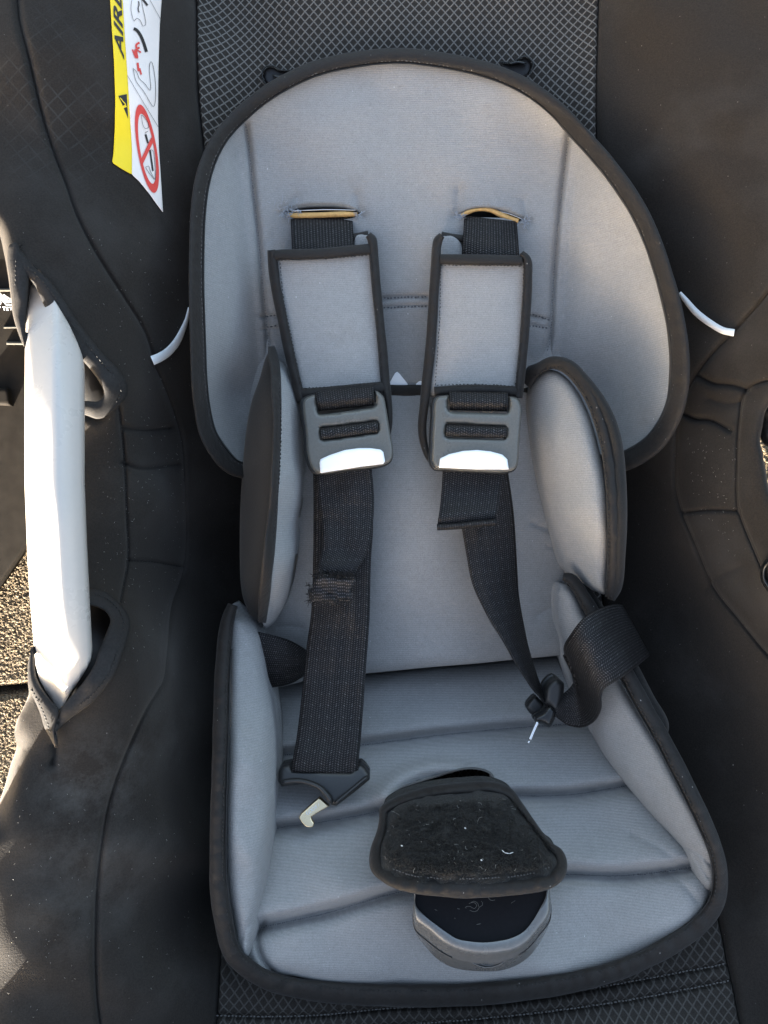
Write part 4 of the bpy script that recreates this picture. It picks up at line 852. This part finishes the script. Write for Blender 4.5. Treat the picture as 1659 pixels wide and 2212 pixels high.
pr, PFR = pad(W(1040, 540, .5), 'shoulder pad with grey face and black binding on the twisted strap',
    [(945, 515), (960, 506), (985, 512), (1010, 545), (1140, 560), (1140, 700), (1120, 856), (950, 900), (918, 850), (926, 780), (930, 690), (936, 605), (940, 545)],
    [(946, 560), (1000, 558), (1080, 560), (1138, 562), (1143, 620), (1138, 700), (1130, 780), (1122, 852), (1060, 850), (1000, 850), (930, 852), (930, 780), (934, 690), (940, 620)], None,
    [(950, 560, 22), (1000, 561, 24), (1060, 562, 24), (1128, 563, 22)], [(938, 846, 22), (1000, 842, 22), (1060, 842, 22), (1118, 846, 22)],
    [(955, 508, 14), (947, 518, 20), (943, 536, 20), (942, 570, 22), (938, 620, 22), (934, 690, 22), (929, 760, 22), (922, 820, 22), (917, 870, 20), (912, 930, 18), (922, 980, 14), (943, 1016, 8)],
    [(1126, 546, 12), (1138, 560, 18), (1140, 600, 20), (1136, 680, 20), (1131, 750, 20), (1124, 820, 20), (1120, 860, 18)],
    [[(952, 573), (1040, 573), (1128, 575)], [(952, 575), (950, 680), (944, 780), (940, 835)], [(1131, 575), (1128, 680), (1120, 780), (1112, 835)], [(944, 832), (1030, 830), (1112, 834)]], [(1015, 518), (980, 513), (953, 508)])

# adjusters
def adjuster(parent, out, slot1, slot2, white, dfn, sidepath):
    parent = panel('adjuster_buckle', out, dfn, ADJ, parent, thick=.006, puff=(.0028, 6.5), grid=7, holes=(slot1, slot2), closed_smooth=True, sharp_holes=True, step=3.5, rings=(1.2, 2.8, 4.6, 7))
    panel('adjuster_rear', [(x+(x-cxa)*.035-3, y+(y-cya)*.03+1) for cxa, cya in [(np.mean([p[0] for p in out]), np.mean([p[1] for p in out]))] for x, y in out], shift(dfn, .0045), SATIN, parent, thick=.007, puff=(.002, 6), grid=10, step=4, holes=(slot1, slot2))
    panel('release_lever', white, shift(dfn, -.0022), REFL, parent, thick=.005, puff=(.0012, 4), grid=7, step=3, rings=(1.5, 3), closed_smooth=False)
AL = TPS([(660, 870, .480), (830, 860, .480), (752, 930, .476), (680, 1005, .474), (840, 990, .474), (752, 1010, .473)])
adjuster(ha, [(664, 858), (680, 853), (740, 850), (800, 843), (814, 845), (828, 856), (834, 880), (842, 930), (849, 978), (846, 992), (836, 1001), (815, 1007), (750, 1015), (695, 1022), (680, 1018), (667, 995), (660, 930), (655, 885), (656, 866)],
    [(683, 846), (809, 836), (812, 874), (806, 880), (692, 896), (686, 892)], [(692, 924), (742, 918), (811, 909), (816, 912), (817, 930), (813, 935), (700, 951), (695, 948)],
    [(690, 1000), (692, 992), (712, 983), (745, 972), (775, 968), (800, 968), (822, 971), (828, 976), (832, 996), (828, 1002), (780, 1008), (730, 1016), (692, 1022)], AL, None)
AR = TPS([(945, 865, .478), (1120, 865, .478), (1028, 930, .474), (940, 1005, .471), (1110, 1005, .471)])
adjuster(hbz, [(945, 858), (960, 855), (1030, 855), (1100, 857), (1116, 860), (1125, 874), (1124, 920), (1121, 960), (1118, 1000), (1113, 1012), (1100, 1018), (1030, 1018), (965, 1014), (945, 1012), (935, 1000), (934, 960), (937, 900), (939, 870)],
    [(970, 850), (1100, 852), (1100, 888), (1095, 894), (972, 889), (967, 884)], [(965, 914), (1030, 917), (1090, 921), (1094, 925), (1092, 946), (1088, 949), (966, 944), (963, 940)],
    [(948, 1008), (951, 990), (970, 981), (1000, 974), (1030, 972), (1060, 975), (1085, 982), (1096, 992), (1099, 1014), (1030, 1014), (948, 1010)], AR, None)
# webbing through the adjusters
ribbon('webbing_at_adjuster', [(680, 846), (683, 865), (688, 888)], [(806, 834), (808, 855), (808, 876)], [(0, .4815, .4815), (.6, .4775, .4775), (1, .4835, .4835)], WEB, ha, .0016, 10)
ribbon('webbing_at_adjuster', [(970, 846), (971, 865), (972, 886)], [(1097, 848), (1097, 868), (1096, 889)], [(0, .480, .480), (.6, .4755, .4755), (1, .4815, .4815)], WEB, hbz, .0016, 10)
tube('webbing_roll', [(692, 938), (752, 930), (816, 921)], 27, shift(AL, .0025), WEB, ha, .004, step=4)
tube('webbing_roll', [(963, 929), (1030, 932), (1094, 934)], 27, shift(AR, .0025), WEB, hbz, .004, step=4)

# left strap: long run to the tongue, and the free tail in front of it
ribbon('long_webbing', [(676, 1000), (677, 1060), (677, 1142), (676, 1230), (672, 1323), (662, 1400), (653, 1489), (641, 1591), (630, 1655), (629, 1668)], [(803, 1000), (805, 1060), (806, 1142), (802, 1200), (798, 1340), (791, 1439), (785, 1522), (780, 1591), (774, 1659), (774, 1672)],
       [(0, .484, .484), (.15, .490, .488), (.4, .489, .487), (.6, .488, .486), (.8, .482, .480), (.93, .474, .473), (1, .469, .470)], WEB, ha, .0014, 14, bow=.0015, wav=.0015)
ribbon('strap_tail', [(680, 1002), (684, 1042), (688, 1085), (693, 1130), (695, 1175), (690, 1210), (682, 1241), (678, 1256)], [(800, 996), (806, 1042), (808, 1085), (806, 1125), (799, 1175), (784, 1212), (772, 1238), (768, 1256)],
       [(0, .4825, .4825), (.2, .483, .482), (.5, .480, .478), (.75, .477, .474), (.9, .470, .472), (1, .476, .478)], WEB, ha, .0014, 14, bow=.0015, wav=.003)
def lumpf(x, y): return .469-.004*np.exp(-((np.asarray(y)-1250)/18.)**2)
panel('frayed_end', [(684, 1243), (700, 1240), (722, 1246), (745, 1247), (768, 1250), (766, 1262), (758, 1274), (760, 1290), (754, 1298), (735, 1300), (722, 1306), (700, 1303), (684, 1299), (671, 1300), (667, 1285), (670, 1274), (678, 1264), (680, 1252)], lumpf, FRAY, ha, thick=.006, puff=(.004, 10), grid=5, step=3, wr=(.0035, .08, 71.0))
sg = []
for _ in range(420):
    e = random.random(); x = 676+random.random()*88; y = 1243+random.gauss(0, 4) if e < .5 else 1300+random.gauss(0, 3)
    if e > .8: x = 670+random.gauss(0, 3); y = random.uniform(1262, 1302)
    a = np.array([x, y]); b = a+RNG.normal(0, 4.5, 2); q = W([a[0], b[0]], [a[1], b[1]], np.array([.463+random.uniform(0, .004), .462+random.uniform(0, .005)])); sg.append((q[0], q[1], random.uniform(.0001, .00028)))
rods('frayed_fibre', sg, .0003, FRAY, ha)
ribbon('lap_webbing', [(548, 1362), (572, 1368), (593, 1373), (626, 1383), (662, 1404), (690, 1425)], [(560, 1488), (576, 1487), (590, 1485), (626, 1478), (660, 1459), (690, 1445)], [(0, .503, .512), (.4, .503, .511), (1, .517, .517)], WEB, ha, .0014, 12, bow=.004)
# left tongue
def flat(poly, name, mat, parent, fn, th, puffv=(.0012, 5), stepv=3.5, g=7, **k): return panel(name, poly, fn, mat, parent, thick=th, puff=puffv, grid=g, step=stepv, rings=(1.5, 3.5), closed_smooth=False, **k)
TL = TPS([(600, 1690, .469), (700, 1690, .466), (799, 1680, .469), (727, 1740, .462), (620, 1650, .474), (780, 1645, .474)])
flat([(602, 1664), (610, 1652), (628, 1648), (631, 1660), (700, 1664), (758, 1667), (768, 1652), (779, 1647), (790, 1656), (799, 1670), (799, 1684), (765, 1712), (727, 1741), (715, 1739), (706, 1722), (695, 1710), (676, 1700), (656, 1694), (630, 1696), (608, 1700), (601, 1688)], 'tongue_grip', SATIN, ha, TL, .009, (.004, 9), g=6)
tube('grip_ridge', [(606, 1690), (640, 1686), (665, 1690), (690, 1701), (708, 1720), (718, 1736)], 12, shift(TL, -.001), SATIN, ha, .003, step=3, taper=True)
tube('grip_ridge', [(722, 1737), (750, 1714), (797, 1675)], 10, shift(TL, -.001), SATIN, ha, .003, step=3, taper=True)
MTf = TPS([(700, 1730, .4680), (650, 1765, .4630), (670, 1785, .4615), (640, 1700, .470)])
flat([(690, 1722), (712, 1741), (703, 1746), (684, 1757), (672, 1765), (674, 1771), (679, 1779), (677, 1786), (669, 1788), (660, 1786), (650, 1775), (645, 1766), (650, 1758)], 'tongue_blade', STEEL, ha, MTf, .0022, (.0006, 2), 2.5, 5)
def T3(x, y): return (1050/1.8227+x*.1653, 2950/1.8227+y*.1653)
g_ = []
def circ(cx, cy, r, a0=0, a1=360, n=12): return [T3(cx+r*math.cos(R(a)), cy+r*1.15*math.sin(R(a))) for a in np.linspace(a0, a1, n)]
g_ += [(circ(535, 835, 19, -60, 250), .8), ([T3(535, 838), T3(552, 832), T3(556, 850)], .8), (circ(572, 808, 19), .8), (circ(608, 782, 19), .8), (circ(643, 760, 14), .8), ([T3(632, 752), T3(636, 735), T3(652, 726)], .8), ([T3(676, 745), T3(680, 708)], .7)]
stroke('stamped_number', g_, MTf, CHROME, ha, .0005)
# right strap: free tail with rolled end, and the long run turning edge-on
ribbon('strap_tail', [(957, 1000), (955, 1042), (951, 1090), (946, 1128), (945, 1140)], [(1090, 1000), (1084, 1042), (1078, 1090), (1073, 1120), (1073, 1130)],
       [(0, .480, .480), (.3, .478, .479), (.6, .473, .475), (.85, .465, .469), (1, .470, .472)], WEB, hbz, .0014, 12, bow=.001, wav=.001)
tube('rolled_end', [(944, 1139), (980, 1137), (1030, 1132), (1074, 1128)], 14, const(.4690), WEB, hbz, .004, step=4)
ribbon('long_webbing', [(975, 1000), (985, 1080), (998, 1145), (1007, 1196), (1020, 1261), (1051, 1327), (1086, 1384), (1121, 1445), (1152, 1493), (1178, 1520), (1182, 1526)],
       [(1094, 1000), (1101, 1042), (1110, 1110), (1117, 1218), (1121, 1283), (1132, 1349), (1143, 1401), (1158, 1450), (1172, 1489), (1183, 1512), (1188, 1522)],
       [(0, .486, .486), (.2, .488, .494), (.4, .486, .497), (.6, .482, .499), (.8, .480, .497), (1, .484, .497)], WEB, hbz, .0014, 14, bow=.004, wav=.0015)
# loop over the bolster
ribbon('lap_loop', [(1345, 1306), (1327, 1305), (1296, 1314), (1265, 1331), (1235, 1366), (1217, 1401), (1224, 1423), (1237, 1445), (1240, 1470), (1222, 1494), (1204, 1505), (1196, 1508)],
       [(1405, 1416), (1388, 1430), (1362, 1450), (1336, 1469), (1305, 1489), (1296, 1510), (1296, 1535), (1283, 1559), (1261, 1571), (1230, 1568), (1206, 1553), (1196, 1545)],
       [(0, .482, .482), (.1, .466, .462), (.25, .450, .446), (.38, .447, .444), (.5, .458, .452), (.62, .474, .466), (.75, .488, .480), (.88, .486, .484), (1, .484, .484)], WEB, hbz, .0014, 16, bow=.003, wav=.002)
# right tongue, seen almost edge-on
def T4(x, y): return (2000/1.8227+x*.1984, 2550/1.8227+y*.1984)
def edgepart(name, pts, fn, mat, th, pf=(.004, 7)): return panel(name, [T4(*p) for p in pts], fn, mat, hbz, thick=th, puff=pf, grid=5, step=2.5, rings=(1.5, 3.5), closed_smooth=True)
edgepart('tongue_grip', [(525, 335), (575, 355), (608, 385), (612, 430), (600, 520), (575, 620), (540, 690), (500, 690), (440, 640), (405, 610), (400, 540), (415, 440), (450, 385)], const(.480), SATIN, .016, (.006, 12))
edgepart('tongue_grip', [(205, 640), (250, 570), (300, 530), (360, 580), (410, 640), (380, 700), (300, 745), (225, 700)], const(.490), SATIN, .008)
edgepart('grip_throat', [(480, 630), (530, 690), (510, 780), (450, 870), (380, 840), (290, 800), (290, 760), (380, 700), (430, 640)], const(.478), GLOSS, .010, (.006, 12))
tube('tongue_blade', [T4(325, 810), T4(280, 910), T4(240, 1005)], 8.5, const(.481), CHROME, hbz, .0016, step=3)
tube('blade_hook', [T4(245, 1010), T4(205, 1050)], 7, const(.480), CHROME, hbz, .0016, step=2.5, taper=True)

# ------------------------------------------------------------------ crotch buckle and its pad
cb = thing('crotch_buckle', 'black topped harness buckle with worn grey rim sticking out under the fuzzy pad', 'buckle', W(1042, 2080, .42))
def T5(x, y): return (877.8+x*.1984, 1892.8+y*.1984)
face = [(100, -100), (100, 150), (105, 320), (200, 430), (340, 540), (450, 620), (550, 680), (700, 710), (850, 720), (1000, 705), (1150, 670), (1280, 600), (1380, 480), (1450, 360), (1510, 240), (1535, 100), (1540, -100)]
rim = [(88, -100), (88, 200), (95, 470), (250, 600), (400, 730), (500, 785), (620, 825), (740, 848), (860, 852), (1020, 840), (1160, 810), (1300, 730), (1450, 560), (1545, 430), (1570, 350), (1560, 150), (1560, -100)]
part = [(86, -100), (86, 250), (92, 575), (230, 710), (400, 835), (520, 895), (640, 925), (750, 940), (860, 942), (1020, 935), (1180, 880), (1310, 800), (1450, 640), (1560, 490), (1575, 400), (1566, 150), (1566, -100)]
bot = [(90, -100), (90, 250), (98, 605), (190, 745), (330, 895), (470, 980), (610, 1018), (740, 1032), (860, 1036), (1020, 1028), (1200, 970), (1350, 860), (1455, 720), (1560, 500), (1572, 400), (1566, 150), (1566, -100)]
def ring(l, dep):
    s = smooth([T5(*p) for p in l], 3.0); s = resample(s, n=90); return s, dep
def tilt(y): return (2000-y)*.00008
rings_ = [(face, .4035, GLOSS), (face, .4020, None), (rim, .4058, None), (rim, .4068, None), (part, .4120, None), (part, .4135, None), (bot, .4250, None)]
R_ = []
for k, (l, dep, _) in enumerate(rings_):
    s, _d = ring(l, dep)
    if k == 3: s = s+np.c_[np.zeros(90), np.full(90, 1.5)]
    if k == 1: s = s+np.c_[np.zeros(90), np.full(90, .8)]
    R_.append(W(s[:, 0], s[:, 1], dep+tilt(s[:, 1])))
fs, _d = ring(face, .4035)
cen = W(np.full(1, fs[:, 0].mean()), np.full(1, 1940.), np.array([.4035+tilt(1940)]))
mesh('buckle_face', np.r_[R_[0], cen], [(i, i+1, 90) for i in range(89)]+[(89, 0, 90)], FACE, cb, None, False)
VV = np.concatenate(R_[0:]); Fs = []
for k in range(0, 4):
    for i in range(89): Fs.append((k*90+i, k*90+i+1, (k+1)*90+i+1, (k+1)*90+i))
o = mesh('buckle_rim', VV[:5*90], Fs, RIM, cb); fix_normals(o)
Fs = []
for k in range(0, 1):
    for i in range(89): Fs.append((k*90+i, k*90+i+1, (k+1)*90+i+1, (k+1)*90+i))
o = mesh('buckle_base', VV[5*90:7*90], Fs, RIM, cb); fix_normals(o)
s5, _d = ring(part, 0); tube('parting_line', np.r_[s5[12:36]][:, :2], 2.0, lambda x, y: .4122+tilt(y), DARK, cb, .0012, step=3, seg=6)
tube('parting_line', np.r_[s5[57:78]][:, :2], 2.0, lambda x, y: .4122+tilt(y), DARK, cb, .0012, step=3, seg=6)
nf = lambda x, y: .4085+(np.asarray(y)-2060)*.00012
panel('thumb_notch', [T5(640, 850), T5(700, 905), T5(760, 945), T5(850, 975), T5(920, 978), T5(990, 955), T5(1060, 920), T5(1110, 880), T5(1150, 835), T5(1000, 855), T5(860, 868), T5(740, 862)], nf, RIM, cb, thick=.004, puff=(-.0030, 14), grid=5, step=2.5, rings=(1.5, 4, 7))
tube('notch_lip', [T5(625, 850), T5(690, 925), T5(760, 965), T5(850, 992), T5(930, 990), T5(1010, 965), T5(1080, 925)], 3.5, lambda x, y: .4068+(np.asarray(y)-2060)*.00012, RIM, cb, .0015, step=3, taper=True)
tube('screw_dimple', [T5(625, 898), T5(632, 918)], 6, lambda x, y: np.full(np.shape(x), .4090), DARK, cb, .002, step=1.5)
FT = lambda x, y: .4035+tilt(np.asarray(y))
stroke('moulded_symbol', [([T5(680, 300), T5(715, 285), T5(745, 290), T5(765, 320), T5(745, 350), T5(720, 345), T5(700, 332), T5(645, 335), T5(650, 350)], .7), ([T5(690, 370), T5(730, 385), T5(775, 372), T5(795, 335), T5(825, 318), T5(828, 285), T5(815, 272)], .7), ([T5(705, 285), T5(740, 272), T5(780, 300), T5(785, 330)], .7),
                          ([T5(885, 225), T5(920, 262), T5(965, 258)], .8), ([T5(310, 362), T5(335, 375)], .7), ([T5(555, 352), T5(582, 358)], .7), ([T5(765, 525), T5(808, 517)], .8), ([T5(1140, 295), T5(1185, 265)], .5), ([T5(520, 458), T5(535, 456)], .5)], FT, ADJ, cb, .0004)

cp = thing('crotch_pad', 'small linty black fleece pad with black bound edge over the crotch buckle', 'pad', W(1000, 1800, .43))
PADF = TPS([(830, 1760, .444), (1000, 1700, .447), (1130, 1740, .444), (1000, 1800, .419), (850, 1850, .415), (1160, 1850, .412), (1000, 1900, .397), (1000, 1935, .394), (810, 1870, .416), (1215, 1870, .408), (830, 1905, .402), (1180, 1915, .400)])
PO = [(834, 1746), (850, 1733), (890, 1716), (945, 1704), (1005, 1698), (1062, 1697), (1105, 1714), (1124, 1741), (1152, 1778), (1190, 1828), (1203, 1838), (1212, 1858), (1212, 1880), (1198, 1902), (1168, 1913), (1117, 1920), (1042, 1928), (945, 1926), (886, 1918), (838, 1903), (812, 1886), (807, 1868), (811, 1836), (824, 1797), (828, 1766)]
panel('fleece_face', PO, shift(PADF, -.006), FUZZ, cp, thick=.016, puff=(.012, 70), grid=7, step=4, wr=(.003, .04, 81.0))
CBn = [(829, 1752, 20), (846, 1738, 22), (890, 1720, 24), (945, 1708, 26), (1005, 1702, 26), (1060, 1700, 26), (1100, 1714, 22), (1120, 1738, 18), (1148, 1775, 14), (1188, 1826, 14), (1205, 1842, 22), (1212, 1862, 26), (1206, 1886, 32), (1186, 1902, 36), (1140, 1911, 38), (1042, 1918, 42), (945, 1916, 42), (886, 1908, 40), (840, 1893, 36), (815, 1873, 30), (812, 1838, 24), (824, 1795, 20), (828, 1768, 18)]
tube('edge_binding', CBn, 26, shift(PADF, .0030), BIND, cp, .0062, closed=True, wob=.28, seg=14)
rods('stitching', stitch_segs([(836, 1872), (886, 1890), (945, 1897), (1064, 1896), (1144, 1888), (1190, 1872)], shift(PADF, -.0035), 7, .6, .00035, .0004), .0004, BTHREAD, cp)
# pile fibres
def fibres(n, poly, fn, length, mat, parent, name, r=.00012, lift=.003, base=.001):
    P_ = np.array(poly, float); x0, y0 = P_.min(0); x1, y1 = P_.max(0); sg_ = []
    X = RNG.uniform(x0, x1, n*2); Y = RNG.uniform(y0, y1, n*2); ok = inside(X, Y, P_); X, Y = X[ok][:n], Y[ok][:n]; D = fn(X, Y)
    for x, y, d in zip(X, Y, D):
        a = random.uniform(0, 2*math.pi); l = length*random.uniform(.4, 1.3); c = random.uniform(-1.2, 1.2); px_, py_ = x, y; dz = base
        for k in range(3):
            nx, ny = px_+math.cos(a)*l/3, py_+math.sin(a)*l/3; a += c*.7
            nz_ = lift*random.random()
            q_ = W([px_, nx], [py_, ny], np.array([d-dz, d-base-nz_])); sg_.append((q_[0], q_[1], r)); px_, py_ = nx, ny; dz = base+nz_
    return rods(name, sg_, r, mat, parent, 3)
inner = [(850, 1750), (878, 1738), (945, 1734), (1025, 1726), (1104, 1726), (1124, 1750), (1164, 1794), (1199, 1838), (1187, 1869), (1144, 1883), (1064, 1889), (945, 1893), (886, 1885), (842, 1865), (822, 1849), (826, 1822), (842, 1782)]
PF2 = TPS([(x, y, float(PADF(np.array([x]), np.array([y]))[0])-.006*(1-max(0, 1-dd_/50)**2)-.0008) for x, y, dd_ in [(x, y, float(dist(np.array([x]), np.array([y]), np.array(PO, float), True)[0])) for x in range(820, 1220, 28) for y in range(1710, 1920, 22) if inside(np.array([x]), np.array([y]), np.array(PO, float))[0]]])
fibres(4200, inner, PF2, 6, HAIR, cp, 'pile_fibre', .00014, .0028, .0)
fibres(45, inner, PF2, 9, LINT, cp, 'lint', .0001, .002, .001)
sg = []
for x, y in ((1038, 1857), (1003, 1788), (866, 1826)):
    q = W([x, x+4], [y, y+2], PF2(np.array([x, x+4]), np.array([y, y+2]))-.0025); sg.append((q[0], q[1], .0004))
arc = [(1084, 1836), (1090, 1842), (1100, 1844), (1109, 1841)]
for a, b in zip(arc[:-1], arc[1:]):
    q = W([a[0], b[0]], [a[1], b[1]], PF2(np.array([a[0], b[0]]), np.array([a[1], b[1]]))-.003); sg.append((q[0], q[1], .0002))
rods('lint', sg, .0003, mat_plain('white fluff', (.8, .78, .74), .9), cp)
# lint caught on the black cloth
for poly, n_ in (([(230, 900), (395, 900), (395, 1250), (300, 1500), (200, 1250)], 150), ([(1480, 920), (1590, 920), (1590, 1200), (1500, 1150)], 60), ([(0, 1650), (200, 1650), (200, 2200), (0, 2200)], 60), ([(120, 500), (390, 500), (390, 900), (280, 860)], 60), ([(230, 1700), (420, 1700), (450, 2200), (230, 2200)], 35)):
    fibres(n_, poly, COVER, 3.2, LINT, seat, 'lint', .00006, .0008, .0004)
fibres(60, [(600, 1750), (1250, 1650), (1450, 2000), (700, 2100)], SEAT, 4, LINT, ins, 'lint', .00006, .0006, .0005)
